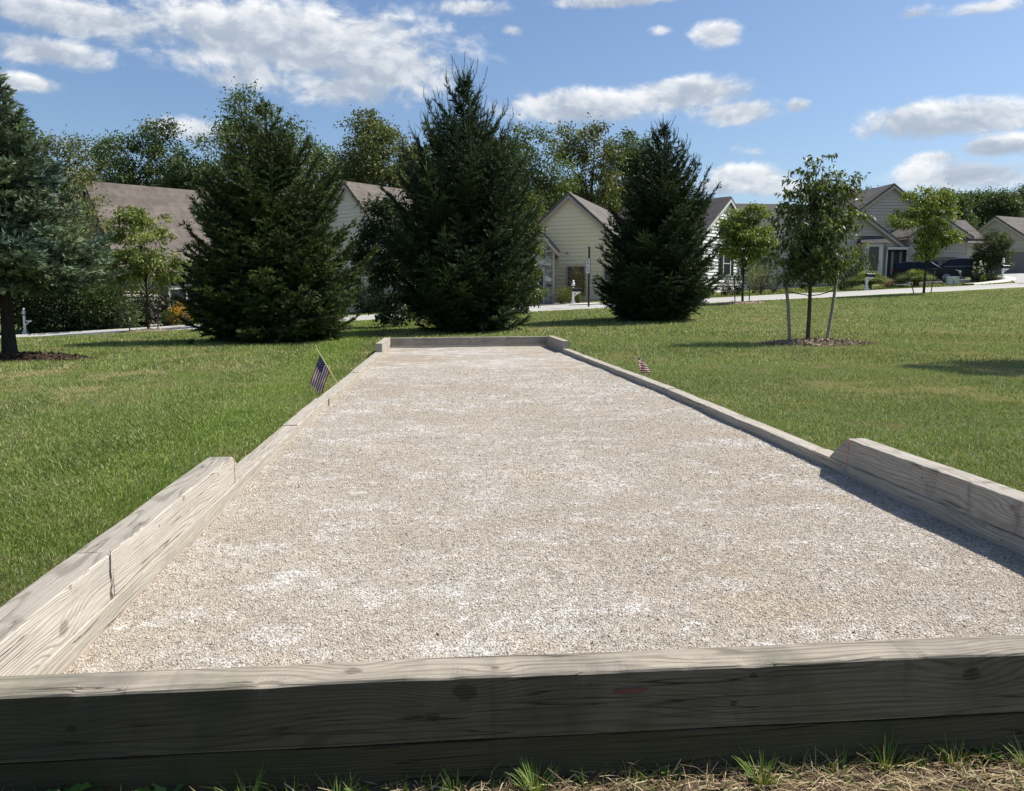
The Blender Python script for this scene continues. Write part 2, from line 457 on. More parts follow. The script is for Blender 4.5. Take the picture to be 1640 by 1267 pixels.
# ------------------------------------------------------------------ gravel
def gravel_mat():
    m, t = newmat('crushed_stone')
    p = t.geo('Position')
    big = t.noise(t.mapping(p, scale=(0.75, 1.0, 1)), 0.55, 5, 0.62)
    mid = t.noise(t.mapping(p, scale=(0.8, 1.0, 1)), 3.0, 5, 0.72)
    fin = t.noise(p, 11.0, 4, 0.7)
    ch = t.voro(p, 95.0)
    g = t.n('ShaderNodeSeparateColor'); t.t.links.new(ch, g.inputs[0])
    ch2 = t.voro(p, 42.0)
    g2 = t.n('ShaderNodeSeparateColor'); t.t.links.new(ch2, g2.inputs[0])
    c = t.mix(t.rng(big, 0.38, 0.62, 0, 1), (0.355, 0.305, 0.245), (0.405, 0.37, 0.32))
    w = t.math('ADD', t.math('MULTIPLY', mid, 0.62), t.math('MULTIPLY', fin, 0.38))
    w2 = t.math('ADD', w, t.math('MULTIPLY', t.math('SUBTRACT', big, 0.5), 0.28))
    white = t.rng(w2, 0.485, 0.60, 0, 0.74, 'SMOOTHSTEP')
    c = t.mix(white, c, (0.585, 0.57, 0.545))
    c = t.mix(t.rng(t.noise(p, 1.1, 4, 0.65), 0.53, 0.70, 0, 0.6), c, (0.40, 0.30, 0.20))
    v = t.math('ADD', t.math('MULTIPLY', g.outputs[0], 0.55), t.math('MULTIPLY', g2.outputs[0], 0.35))
    c = t.mix(1.0, c, t.ramp(v, [(0.05, (0.42, 0.40, 0.37)), (0.3, (0.9, 0.885, 0.86)), (0.6, (1.1, 1.1, 1.09)), (0.85, (1.38, 1.38, 1.38))]), 'MULTIPLY')
    h = t.math('ADD', t.math('MULTIPLY', t.voro(p, 95.0, 'Distance'), -1.0), t.math('MULTIPLY', g.outputs[1], 0.8))
    h = t.math('ADD', h, t.math('MULTIPLY', t.noise(p, 30, 4, 0.7), 1.5))
    t.out(principled(t, c, 0.95, t.bump(h, 0.9, 0.007), 0.15))
    return m
GRAVEL = gravel_mat()
def gravel_h(X, Y):
    return (-0.06 * smooth(8.0, 19.0, Y)) + 0.006 * np.sin(X * 2.1 + Y * 0.6) * np.sin(Y * 1.1 + 0.4) + 0.004 * np.sin(X * 5 + 1) * np.sin(Y * 4.1)
def gravel_sheet():
    ny, nx = 220, 60
    ys = 1.95 + (19.45 - 1.95) * (np.linspace(0, 1, ny) ** 1.5)
    V = []
    for y in ys:
        a, b = lx(y) - 0.03, rx(y) + 0.03
        X = np.linspace(a, b, nx)
        V.append(np.stack([X, np.full(nx, y), gravel_h(X, np.full(nx, y))], 1))
    V = np.concatenate(V)
    i, j = np.meshgrid(np.arange(nx - 1), np.arange(ny - 1))
    a = (j * nx + i).ravel()
    F = np.stack([a, a + 1, a + nx + 1, a + nx], 1)
    tag(link('gravel_court', np_mesh('gravel_court', V, F, smooth_=True), GRAVEL), kind='structure')
gravel_sheet()

def chips_mat():
    m, t = newmat('stone_chips')
    c = t.attr()
    t.out(principled(t, c, 0.9, None, 0.2)); return m
def gravel_chips():
    P, S = [], []
    for y0, y1, dens, s0, s1 in ((2.0, 3.2, 15000, .0024, .0058), (3.2, 4.8, 9000, .0032, .0066), (4.8, 8, 3600, .0045, .0082), (8, 13, 900, .007, .011)):
        n = int((y1 - y0) * 3.9 * dens)
        Y = RNG.uniform(y0, y1, n)
        a = np.interp(Y, *zip(*LX)); b = np.interp(Y, *zip(*RX))
        X = a + (b - a) * RNG.uniform(0.001, 0.999, n)
        P.append(np.stack([X, Y, gravel_h(X, Y)], 1)); S.append(RNG.uniform(s0, s1, n) * np.where(RNG.random(n) < .06, 1.5, 1))
    P = np.concatenate(P); S = np.concatenate(S); n = len(P)
    base = np.array([[1.25, 0, -.4], [-.6, .62, -.3], [-.6, -.62, -.4], [0.1, 0.05, 0.6]])
    g = RNG.random(n)
    base_c = np.where((g < .38)[:, None], [[.53, .495, .445]], np.where((g < .77)[:, None], [[.425, .375, .31]], np.where((g < .96)[:, None], [[.37, .315, .25]], [[.22, .195, .16]])))
    c = base_c * RNG.uniform(0.8, 1.2, (n, 1))
    lf = RNG.random(n) < .00016; c[lf] = [.05, .04, .028]; S[lf] *= 1.7
    V = base[None] * RNG.uniform(0.55, 1.35, (n, 4, 3))
    an = RNG.uniform(0, 6.283, n); ca, sa = np.cos(an), np.sin(an)
    tl = RNG.normal(0, .45, (n, 1))
    x = V[..., 0] * ca[:, None] - V[..., 1] * sa[:, None]; y = V[..., 0] * sa[:, None] + V[..., 1] * ca[:, None]
    z = V[..., 2] + tl * x
    V = np.stack([x, y, z], 2) * S[:, None, None] + P[:, None, :]
    V[..., 2] += (S * 0.25)[:, None]
    F = (np.arange(n) * 4)[:, None, None] + np.array([[0, 1, 3], [1, 2, 3], [2, 0, 3], [0, 2, 1]])[None]
    me = np_mesh('loose_gravel', V.reshape(-1, 3), F.reshape(-1, 3), np.repeat(c, 4, 0))
    tag(link('loose_gravel', me, chips_mat()), 'loose pale stone chips lying over the gravel court', 'gravel', kind='stuff')
gravel_chips()

# ------------------------------------------------------------------ timbers
def timber_mesh(name, L, Wd, H, cut=None, seed=0, chip=0.004, bev=0.007):
    """a sawn timber along local x, inner face at y = 0, bottom at z = 0; cut: slope length of a bevelled far end"""
    rg = np.random.default_rng(seed)
    n = max(4, min(int(L / 0.012), 480))
    b = bev
    bb = .002
    prof = [(0, bb), (0, H * .33), (0, H * .66), (0, H - b), (b * .3, H - b * .3), (b, H), (Wd * .5, H), (Wd - b, H), (Wd - b * .3, H - b * .3), (Wd, H - b), (Wd, H * .5), (Wd, bb), (Wd - bb, 0), (bb, 0)]
    k = len(prof); V = []
    from math import sin
    ph = rg.uniform(0, 6, 6)
    for i in range(n + 1):
        s = i / n
        for j, (py, pz) in enumerate(prof):
            x = s * L
            if cut: x = s * (L - cut * (pz / H))
            dy = 0.0012 * sin(x * 9 + ph[0] + j) ; dz = 0.0015 * sin(x * 5 + ph[1]) * (1 if pz > H / 2 else 0)
            if 3 <= j <= 5:
                q = max(0, sin(x * 23 + ph[2]) * sin(x * 7.3 + ph[3]) + 0.2 * sin(x * 71 + ph[4]))
                dz -= chip * q * (1 if j != 3 else .6); dy += chip * q * .6
            V.append((x, py + dy, pz + dz))
    F4 = []
    for i in range(n):
        for j in range(k):
            F4.append((i * k + j, i * k + (j + 1) % k, (i + 1) * k + (j + 1) % k, (i + 1) * k + j))
    mb = MB(); mb.add(V, F4)
    mb.f.append(list(range(k))); mb.m.append(0); mb.s.append(False)
    mb.f.append(list(range(n * k, (n + 1) * k))); mb.m.append(0); mb.s.append(False)
    return mb

def place_timber(p0, p1, z0, z1, Wd, H, mat, label, side=1, cut=None, seed=0, chip=0.004, name='timber'):
    """inner bottom edge from p0 to p1; side +1 puts the body to the left of the direction"""
    p0 = Vector((*p0, z0)); p1 = Vector((*p1, z1))
    d = p1 - p0; L = d.length
    mb = timber_mesh(name, L, Wd, H, cut, seed, chip)
    if side < 0:
        mb.v = [(x, -y, z) for x, y, z in mb.v]
    o = mb.build(name, mat)
    ex = d.normalized(); ey = Vector((0, 0, 1)).cross(ex).normalized(); ez = ex.cross(ey)
    M = Matrix((ex, ey, ez)).transposed().to_4x4(); M.translation = p0
    o.matrix_world = M
    if isinstance(mat, (list, tuple)) and len(mat) > 1:      # the upward face has weathered greyer
        for p in o.data.polygons:
            c = sum((Vector(o.data.vertices[i].co) for i in p.vertices), Vector()) / len(p.vertices)
            if p.normal.z > .7 and c.z > H * .8 and .004 < abs(c.y) < Wd - .004: p.material_index = 1
    tag(o, label, 'timber', 'timbers edging the gravel court')
    return o

LT, LD = (0.58, 0.53, 0.455), (0.27, 0.23, 0.175)
W_TOP = wood('grey_weathered_upper_face', (0.43, 0.39, 0.325), (0.17, 0.145, 0.11), 21.0, stain=0.4, stain_col=(0.20, 0.175, 0.14), ringfreq=170)
W_HL1 = wood('weathered_pine_near', LT, LD, 1.0, knots=[(0.55, 0.0, 0.05, 0.03), (0.62, 0.0, 0.16, 0.012)], stain=0.15, ringfreq=230)
W_HL2 = wood('weathered_pine_bevelled', LT, LD, 2.0, knots=[(0.85, 0.0, 0.15, 0.016), (0.5, 0.0, 0.12, 0.010), (1.45, 0, 0.13, 0.012)], stain=0.18, ringfreq=200)
W_LOW = [wood('weathered_curb_%s' % w, (0.50, 0.45, 0.375), (0.30, 0.26, 0.20), 3.0 + i * 1.7, stain=0.2, ringfreq=170) for i, w in enumerate(('pale', 'grey', 'tan'))]
W_HR = wood('weathered_pine_stained', (0.47, 0.425, 0.36), (0.25, 0.21, 0.165), 9.0, knots=[(1.40, 0, 0.12, 0.018), (0.85, 0, 0.075, 0.014), (2.1, 0, 0.1, 0.012)], stain=0.35, stain_col=(0.15, 0.13, 0.105), ringfreq=170, drips=((2.02, .07, .35), (1.70, .04, .5), (1.36, .045, .55), (.6, .05, .3)))
W_FRONT = wood('mildewed_pine', (0.42, 0.37, 0.295), (0.13, 0.105, 0.075), 5.0,
               knots=[(1.42 - 0.12, -0.0, 0.075, 0.016), (3.02 - .12, 0, .125, .022), (1.32, .05, .17, .022), (1.68, .03, .17, .013), (2.03 + .25, 0, .13, .009)], stain=0.6, stain_col=(0.09, 0.085, 0.07), green=0.3, ringfreq=210)
W_FACE = wood('mildewed_shade_tinted_face', (0.205, 0.175, 0.125), (0.038, 0.030, 0.020), 5.0,  # mildew stains, with the shade on this face also darkened into the colour
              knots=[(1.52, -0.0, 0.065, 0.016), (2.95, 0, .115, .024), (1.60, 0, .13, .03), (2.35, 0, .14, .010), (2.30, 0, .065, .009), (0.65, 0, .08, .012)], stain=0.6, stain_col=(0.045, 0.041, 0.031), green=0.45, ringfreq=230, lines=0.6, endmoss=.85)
W_FACE2 = wood('mossy_shade_tinted_face', (0.105, 0.090, 0.056), (0.032, 0.026, 0.015), 8.0, stain=0.6, stain_col=(0.034, 0.032, 0.022), green=0.8, ringfreq=230, lines=0.6, endmoss=.6)  # moss, made darker still to carry the shade low on the front
W_END = wood('weathered_end_board', (0.40, 0.365, 0.305), (0.22, 0.19, 0.15), 12.0, knots=[(1.38, 0, .13, .02), (1.98, 0, .13, .022), (2.9, 0, .10, .016), (1.55, 0, .06, .012)], stain=0.5, stain_col=(0.12, 0.105, 0.085), ringfreq=150)

LOW, TOP = 0.082, 0.25
# front: two stacked timbers, inner side towards the gravel (+y); built with the outer face at local y = 0
def front(z0, H, y0, mats, label, seed, chip):
    mb = timber_mesh('timber', 5.6, 0.11, H, None, seed, chip, 0.009 if z0 > 0 else .0035)
    o = mb.build('timber', mats)
    o.location = (-1.55, y0, z0)
    for p in o.data.polygons:                         # outer face, and all of the lower timber: mildew plus painted-in shade
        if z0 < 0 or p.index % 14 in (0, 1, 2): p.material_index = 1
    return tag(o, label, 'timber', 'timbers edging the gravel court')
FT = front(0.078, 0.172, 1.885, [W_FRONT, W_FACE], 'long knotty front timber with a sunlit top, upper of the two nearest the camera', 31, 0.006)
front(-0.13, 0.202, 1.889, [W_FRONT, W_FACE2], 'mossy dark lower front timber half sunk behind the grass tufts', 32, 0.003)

TW = 0.135
def side_l(y0, y1, z0, H, mat, label, cut=None, seed=0, off=0.0, zz=None):
    a = z0 + (cz(y0) if zz is None else 0); b = z0 + (cz(y1) if zz is None else 0)
    return place_timber((lx(y0) - off, y0), (lx(y1) - off, y1), a, b, TW, H, mat, label, 1, cut, seed)
def side_r(y0, y1, z0, H, mat, label, cut=None, seed=0, off=0.0):
    return place_timber((rx(y0) + off, y0), (rx(y1) + off, y1), z0 + cz(y0), z0 + cz(y1), TW, H, mat, label, -1, cut, seed)
HL1 = side_l(2.002, 2.955, LOW + .002, TOP - LOW, [W_HL1, W_TOP], 'pale sunlit upper timber at the near left corner of the court', seed=41)
HL2 = side_l(2.958, 4.98, LOW + .002, TOP - LOW, [W_HL2, W_TOP], 'slant-ended pale upper timber on the left side with wavy grain', cut=0.27, seed=42)
ly = [2.003, 5.39, 6.88, 8.66, 11.69, 15.9, 18.72]
lab = ['low left timber under the two high sunlit ones', 'short low left timber just past the slanted end', 'second low left timber past the slanted end',
       'low left timber beside the leaning striped flag', 'long low left timber beyond the striped flag', 'low left timber under the far left corner piece']
for i in range(6):
    side_l(ly[i] + .002, ly[i + 1] - .003, -0.13, LOW + 0.13 + (0 if i % 2 == 0 else -.006), W_LOW[i % 3], lab[i], seed=50 + i, off=-0.004 + (i % 3) * .006)
HR = side_r(2.002, 5.16, LOW + .002, TOP - LOW, W_HR, 'slant-ended upper timber on the right with dark water stains', cut=0.22, seed=61)
ry = [2.003, 5.43, 9.19, 11.17, 15.2, 19.25]
lab = ['low right timber under the stained high one', 'low right timber next past the stained high timber', 'low right timber just before the furled flag', 'long low right timber beyond the furled flag', 'low right timber under the far right corner piece']
for i in range(5):
    side_r(ry[i] + .002, ry[i + 1] - .003, -0.13, LOW + 0.13 + (0 if i % 2 == 0 else -.005), W_LOW[(i + 1) % 3], lab[i], seed=70 + i, off=-0.004 + (i % 2) * .007)
# far end
side_l(16.25, 18.70, LOW + .002, TOP - LOW, W_LOW[0], 'short upper timber at the far left corner', seed=81)
side_r(16.9, 19.22, LOW + .002, TOP - LOW, W_LOW[1], 'short upper timber at the far right corner', seed=82)
a, b = (lx(18.75) - .13, 18.74), (rx(19.3) + .13, 19.27)
place_timber(a, b, -0.19, -0.19, TW, 0.19 + LOW - .077, W_LOW[1], 'lower end timber across the far end of the court', 1, None, 83)
EB = place_timber(a, b, LOW - .075, LOW - .075, TW, TOP - LOW, W_END, 'knotty upper end timber across the far end of the court', 1, None, 84)

# painted and scorched marks on the timbers
PINK = plain('faded_red_paint', (0.52, 0.24, 0.21), 0.8, vary=0.35, scale=40)
BLACK = plain('black_marker', (0.035, 0.035, 0.04), 0.8, vary=0.4, scale=60)
def mark(parent, name, pts, w, mat, y=-0.0035, lab=None):
    mb = MB(); rg = random.Random(3)
    n = 12
    P = []
    for i in range(n + 1):
        s = i / n * (len(pts) - 1); k = min(int(s), len(pts) - 2); f = s - k
        x = pts[k][0] * (1 - f) + pts[k + 1][0] * f; z = pts[k][1] * (1 - f) + pts[k + 1][1] * f
        ww = w * rg.uniform(.55, 1.2) / 2
        P.append((x - ww, x + ww, z))
    for i in range(n):
        mb.quad((P[i][0], y, P[i][2]), (P[i][1], y, P[i][2]), (P[i + 1][1], y, P[i + 1][2]), (P[i + 1][0], y, P[i + 1][2]))
    for v in list(mb.v): pass
    return tag(mb.build(name, mat, parent), lab)
mark(HL2, 'painted_line', [(1.79, .18), (1.80, .1), (1.805, .0)], .011, PINK)
mark(HL1, 'painted_line', [(.935, .18), (.925, .1), (.935, .055), (.92, .03), (.93, 0)], .010, BLACK)
mark(HR, 'painted_line', [(2.91, .18), (2.915, .0)], .014, PINK, y=0.0035)
mark(FT, 'paint_patch', [(1.965, .118), (2.035, .12)], .0, PINK) if False else None
pm = MB(); pp = [(1.95, .113), (1.975, .106), (2.015, .107), (2.045, .113), (2.025, .122), (1.99, .120), (1.96, .120)]
pm.add([(x + .03, -0.003, z) for x, z in pp], [tuple(range(7))]); pm.build('paint_patch', plain('brick_red_filler', (0.15, 0.062, 0.045), .8, vary=.3, scale=50), FT)

# ------------------------------------------------------------------ street
def strip(name, ya, yb, x0, x1, dz, mat, n=120, m=4, skirt=0.0):
    xs = np.linspace(x0, x1, n); V = []
    for x in xs:
        a, b = ya(x), yb(x)
        row = [(x, a + (b - a) * k / m) for k in range(m + 1)]
        zs = [G(p[0], p[1]) + dz for p in row]
        if skirt:
            V.append((x, a, zs[0] - skirt))
        V += [(p[0], p[1], z) for p, z in zip(row, zs)]
        if skirt:
            V.append((x, b, zs[-1] - skirt))
    k = m + 1 + (2 if skirt else 0)
    F = [(i * k + j, (i + 1) * k + j, (i + 1) * k + j + 1, i * k + j + 1) for i in range(n - 1) for j in range(k - 1)]
    return tag(link(name, np_mesh(name, np.array(V), np.array(F)), mat), kind='structure')
def asphalt(name, col, v=0.12):
    m, t = newmat(name); p = t.geo('Position')
    c = t.mix(t.noise(p, 0.6, 5, 0.65), tuple(x * (1 - v) for x in col), tuple(x * (1 + v) for x in col))
    c = t.mix(t.rng(t.noise(p, 90, 3, 0.7), .4, .7, 0, .35), c, tuple(x * .6 for x in col))
    t.out(principled(t, c, .9, t.bump(t.noise(p, 120, 3, .7), .4, .01), .2)); return m
ROADM = asphalt('worn_pale_asphalt', (0.40, 0.39, 0.365))
CONC = asphalt('pale_concrete', (0.64, 0.61, 0.53))
DRIVE = asphalt('driveway_asphalt', (0.13, 0.13, 0.13))
def rn(x): return 40.4 + 0.062 * x          # near edge of the street
def rf(x): return 47.6 - 0.045 * x          # far edge
strip('road', rn, rf, -150, 150, 0.012, ROADM, 200, 6)
strip('kerb', rf, lambda x: rf(x) + 0.55, -150, 150, 0.06, CONC, 200, 1, 0.2)
strip('near_kerb', lambda x: rn(x) - 0.30, rn, -150, 150, 0.02, CONC, 200, 1, 0.1)
# ------------------------------------------------------------------ vegetation helpers
def unit(a):
    return a / np.maximum(np.linalg.norm(a, axis=-1, keepdims=True), 1e-9)

def leaves_mesh(name, P, D, L, Wd, tint, rg, fold=0.0, droop=0.0):
    """rhombic leaves: base P, direction D, length L, width Wd"""
    n = len(P)
    D = unit(D); S = unit(np.cross(D, unit(rg.normal(size=(n, 3)))))
    L = np.asarray(L).reshape(-1, 1) * np.ones((n, 1)); Wd = np.asarray(Wd).reshape(-1, 1) * np.ones((n, 1))
    N = np.cross(D, S)
    m = P + D * L * 0.45 + N * (Wd * fold)
    tip = P + D * L + np.array([0, 0, -1.0]) * (L * droop)
    V = np.stack([P, m + S * Wd / 2, tip, m - S * Wd / 2], 1).reshape(-1, 3)
    F = (np.arange(n) * 4)[:, None] + np.arange(4)[None]
    return np_mesh(name, V, F, np.repeat(tint, 4, 0))

SPRUCE = leafmat('spruce_needles', 0.08, 0.6, 0.2)
LEAF = leafmat('broad_leaves', 0.28, 0.5, 0.3)
BLADE = leafmat('grass_blades', 0.25, 0.6, 0.15)
PETAL = leafmat('petals', 0.3, 0.7, 0.1)
def bark(name, col):
    m, t = newmat(name); co = t.coord('Object')
    n = t.noise(t.mapping(co, scale=(9, 9, 2)), 1.5, 5, .65)
    c = t.ramp(n, [(.3, tuple(x * .5 for x in col)), (.6, col), (.8, tuple(x * 1.4 for x in col))])
    t.out(principled(t, c, .95, t.bump(n, .8, .04), .1)); return m
BARK = bark('grey_brown_bark', (0.11, 0.088, 0.066))
BARKD = bark('dark_bark', (0.05, 0.042, 0.034))

def spruce(loc, H, prof, nbr, seed, label, cols, z0=0.0, trunk_r=0.16, up=(5, 62), droop=0.30, shoot=.12, ns=(11, 24), gaps=(), spike=0.0, group='spruces round the far end of the court', wild=0.22, lift=0.25, extra=(), nwid=1.0):
    """whorled conifer; prof(t) = crown radius at height fraction t; z0 = height of the lowest branches"""
    rg = np.random.default_rng(seed)
    root = empty('spruce_tree', loc, 0, label, 'tree', group)
    mb = MB()
    lean = rg.normal(0, .01, 2)
    mb.tube([(lean[0] * H * s, lean[1] * H * s, H * s - (0.1 if s == 0 else 0)) for s in np.linspace(0, .985, 9)],
            [max(.012, trunk_r * (1 - s) ** .9 * (1.25 if s == 0 else 1)) for s in np.linspace(0, .985, 9)], 8)
    PP, DD, LL, TT = [], [], [], []
    ts = np.linspace(0, 1, 400); rr = np.array([prof(t) for t in ts]); w = np.cumsum(rr ** .75 + .12); w /= w[-1]
    tl = np.sort(np.interp(rg.random(nbr), w, ts))
    br = [(t, (i * 2.39996 + rg.normal(0, .5)), None) for i, t in enumerate(tl)] + list(extra)
    for t, az, Rx in br:
        z = z0 + t * (H - z0)
        Rr = (prof(t) * max(.45, rg.normal(0.93, wild)) if Rx is None else Rx)
        el = R(np.interp(t, [0, .55, 1], [up[0], up[0] * .4 + up[1] * .5, up[1]]) + rg.normal(0, 5))
        ca, sa = math.cos(az), math.sin(az)
        n = 12
        s = np.linspace(0, 1, n)
        hr = Rr * s * (math.cos(el) * .35 + .65)
        hz = Rr * (math.tan(min(el, R(66))) * s * .8 - droop * (1 - t) * s * (1 - .3 * s) + lift * s ** 3)
        z = max(z0, t * H - max(0, hz[-1])) if t > .15 else z
        C = np.stack([hr * ca + lean[0] * z, hr * sa + lean[1] * z, z + hz], 1)
        T = unit(np.gradient(C, axis=0))
        side = np.array([-sa, ca, 0.0])
        if Rr > .5:
            mb.tube([tuple(C[k]) for k in (0, 4, 8, 11)], [max(.008, .022 * Rr * q) for q in (1, .7, .4, .12)], 4, cap=False)
        shade = np.clip(rg.normal(1, .24), .5, 1.6)
        # second order twigs
        m = int(np.clip(Rr * ns[0], 7, ns[1]))
        for q in range(m):
            u = .12 + .88 * (q + rg.random()) / m
            p = np.array([np.interp(u, s, C[:, k]) for k in range(3)]); tt = np.array([np.interp(u, s, T[:, k]) for k in range(3)])
            sg = 1 if q % 2 else -1
            l2 = min(.75, (Rr * .42 * (1.12 - u) + .16)) * rg.uniform(.7, 1.2)
            d2 = unit(tt * rg.uniform(.55, .95) + side * sg * rg.uniform(.5, .95) + np.array([0, 0, rg.normal(.02, .16)]))
            k = max(3, int(l2 / (shoot * .20)))
            v = (np.arange(k) + rg.random(k)) / k
            cp = p + d2[None] * (v * l2)[:, None] + np.array([0, 0, -1]) * (v ** 2 * l2 * .18)[:, None]
            fs = rg.choice([-1., 1.], k)
            lat = unit(np.cross(d2, [0, 0, 1.0]))
            d3 = d2[None] * rg.uniform(.6, 1.1, (k, 1)) + lat[None] * (fs * rg.uniform(.2, .8, k))[:, None] + np.stack([rg.normal(0, .15, k), rg.normal(0, .15, k), rg.normal(.12, .22, k)], 1)
            PP.append(cp); DD.append(d3); LL.append(shoot * rg.uniform(.6, 1.4, k))
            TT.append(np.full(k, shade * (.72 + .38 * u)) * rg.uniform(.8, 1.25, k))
        k = max(5, int(Rr / (shoot * .2)))
        u = rg.uniform(.15, 1, k)
        cp = np.stack([np.interp(u, s, C[:, c]) for c in range(3)], 1); tt = np.stack([np.interp(u, s, T[:, c]) for c in range(3)], 1)
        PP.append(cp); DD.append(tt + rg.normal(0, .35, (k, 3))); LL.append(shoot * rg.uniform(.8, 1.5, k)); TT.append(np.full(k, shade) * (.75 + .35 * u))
        # long leader shoots at the tips
        PP.append(np.repeat(C[-1:], 2, 0)); DD.append(unit(T[-1] + np.array([0, 0, .25 + spike * t]))[None] + rg.normal(0, .06, (2, 3)))
        LL.append(np.full(2, shoot * (1.6 + spike * 2.2 * t))); TT.append(np.full(2, shade * 1.15))
        if spike and t > .45 and rg.random() < (t - .3) * .8:     # bare upright leader with short needles
            ld = rg.uniform(.35, .85) * spike * (.5 + .5 * t); k = int(ld / .016); v = np.linspace(0, 1, k)
            o2 = np.array([ca, sa, 0]) * rg.uniform(.1, .6) + np.array([rg.normal(0, .1), rg.normal(0, .1), 0])
            cp = C[-1] + np.stack([o2[0] * ld * v, o2[1] * ld * v, ld * v], 1) + (np.array([ca, sa, 0]) * .10)[None] * np.sin(v * 3.1)[:, None] * rg.normal(.5, .6)
            PP.append(cp); DD.append(np.stack([rg.normal(0, .55, k), rg.normal(0, .55, k), np.full(k, 1.0)], 1)); LL.append(np.full(k, .055) * (1.3 - .6 * v)); TT.append(np.full(k, shade * 1.1))
    # top leader
    k = 26; u = rg.uniform(.9, 1, k)
    PP.append(np.stack([lean[0] * H * u, lean[1] * H * u, H * u], 1)); DD.append(np.stack([rg.normal(0, .5, k), rg.normal(0, .5, k), np.full(k, .8)], 1)); LL.append(np.full(k, shoot * .8)); TT.append(np.full(k, 1.1))
    PP.append(np.array([[lean[0] * H, lean[1] * H, H * .97]] * 3)); DD.append(np.array([[.03, 0, 1.], [-.04, .03, 1], [0, -.04, 1]])); LL.append(np.full(3, H * .04)); TT.append(np.ones(3))
    P = np.concatenate(PP); D = unit(np.concatenate(DD)); L = np.concatenate(LL); T = np.concatenate(TT)
    # two crossed blades per shoot
    kk = 4
    P2 = np.concatenate([P] * kk); D2 = unit(np.concatenate([D] * kk) + rg.normal(0, .26, (len(P) * kk, 3))); L2 = np.concatenate([L] * kk) * rg.uniform(.7, 1.1, len(P) * kk); T2 = np.concatenate([T] * kk)
    a, b = np.array(cols[0]), np.array(cols[1])
    f = rg.random((len(P2), 1)) ** 2
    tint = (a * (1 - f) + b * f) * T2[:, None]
    ph = rg.uniform(0, 6.28, 4)                       # boughs differ: fresher yellow green, duller blue green
    hue = np.sin(P2[:, 0] * 2.3 + ph[0]) * np.sin(P2[:, 1] * 2.6 + ph[1]) * np.sin(P2[:, 2] * 2.9 + ph[2]) + rg.normal(0, .25, len(P2))
    tint = tint * (1 + hue[:, None] * np.array([.34, .22, -.05]))
    dead = rg.random(len(P2)) < .018; tint[dead] = [.10, .075, .045]
    tint = np.clip(tint, .004, 1)
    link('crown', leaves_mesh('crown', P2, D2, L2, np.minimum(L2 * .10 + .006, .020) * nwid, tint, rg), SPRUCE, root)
    mb.build('trunk', BARKD, root)
    return root

def broad(loc, H, lobes, nclump, nleaf, seed, label, cols, leaf=(.28, .15), cr=.8, trunk_r=.2, fork=.3, group=None, name='broadleaf_tree', cat='tree', droop=.25, barkm=None, shell=.5, stems=1, mat=None, limbs=None, flat=1.0, parts=('crown', 'trunk')):
    """crown of leaf clumps in ellipsoid lobes (cx, cy, cz, rx, ry, rz), limbs running to the clumps"""
    rg = np.random.default_rng(seed)
    root = empty(name, loc, 0, label, cat, group)
    vol = np.array([l[3] * l[4] * l[5] for l in lobes]) ** .7; vol /= vol.sum()
    idx = rg.choice(len(lobes), nclump, p=vol)
    LB = np.array(lobes)[idx]
    u = unit(rg.normal(size=(nclump, 3))) * (shell + (1 - shell) * rg.random((nclump, 1)) ** .6) 
    C = LB[:, :3] + u * LB[:, 3:]
    out = unit(u * np.array([1, 1, .6]) + 1e-6)
    sz = rg.uniform(.55, 1.25, nclump) * cr
    k = np.maximum(4, (nleaf * rg.uniform(.5, 1.5, nclump) * (sz / cr) ** 2).astype(int))
    ci = np.repeat(np.arange(nclump), k); n = len(ci)
    off = rg.normal(0, .42, (n, 3)) * sz[ci][:, None] * np.array([1, 1, .75 * flat])
    P = C[ci] + off
    D = unit(rg.normal(size=(n, 3)) * .8 + out[ci] * .7 + np.array([0, 0, -droop]))
    ct = np.clip(rg.normal(1, .16, nclump), .6, 1.5)
    a, b = np.array(cols[0]), np.array(cols[1])
    f = np.clip(rg.random((n, 1)) ** 1.6 * .8 + (rg.normal(0, .18, nclump))[ci][:, None], 0, 1)
    tint = (a * (1 - f) + b * f) * ct[ci][:, None] * rg.uniform(.8, 1.2, (n, 1))
    link(parts[0], leaves_mesh(parts[0], P, D, leaf[0] * rg.uniform(.6, 1.3, n), leaf[1] * rg.uniform(.7, 1.2, n), np.clip(tint, 0, 1), rg, .15, .15), mat or LEAF, root)
    mb = MB()
    for sN in range(stems):
        dx = rg.normal(0, .12 * (stems > 1), 2)
        top = H * .72
        pts = [(dx[0] * s * 3 + .02 * math.sin(s * 5 + seed), dx[1] * s * 3 + .02 * math.cos(s * 4 + seed), top * s - (.15 if s == 0 else 0)) for s in np.linspace(0, 1, 7)]
        mb.tube(pts, [trunk_r * (1.3 if i == 0 else 1) * (1 - .8 * i / 6) for i in range(7)], 8)
    nl = limbs if limbs is not None else min(nclump, 34)
    for j in rg.choice(nclump, min(nl, nclump), replace=False):
        c = C[j]; zb = min(max(H * fork, c[2] * .55 - .2), H * .66) * rg.uniform(.85, 1.05)
        s0 = np.array([0, 0, zb]); mid = s0 * .45 + c * .55 + np.array([0, 0, -.08 * abs(c[0] + c[1])]) + rg.normal(0, .04 * H * .2, 3)
        r0 = trunk_r * .34
        mb.tube([tuple(s0), tuple(mid), tuple(c)], [r0, r0 * .55, r0 * .15], 5, cap=False)
    mb.build(parts[1], barkm or BARK, root)
    return root

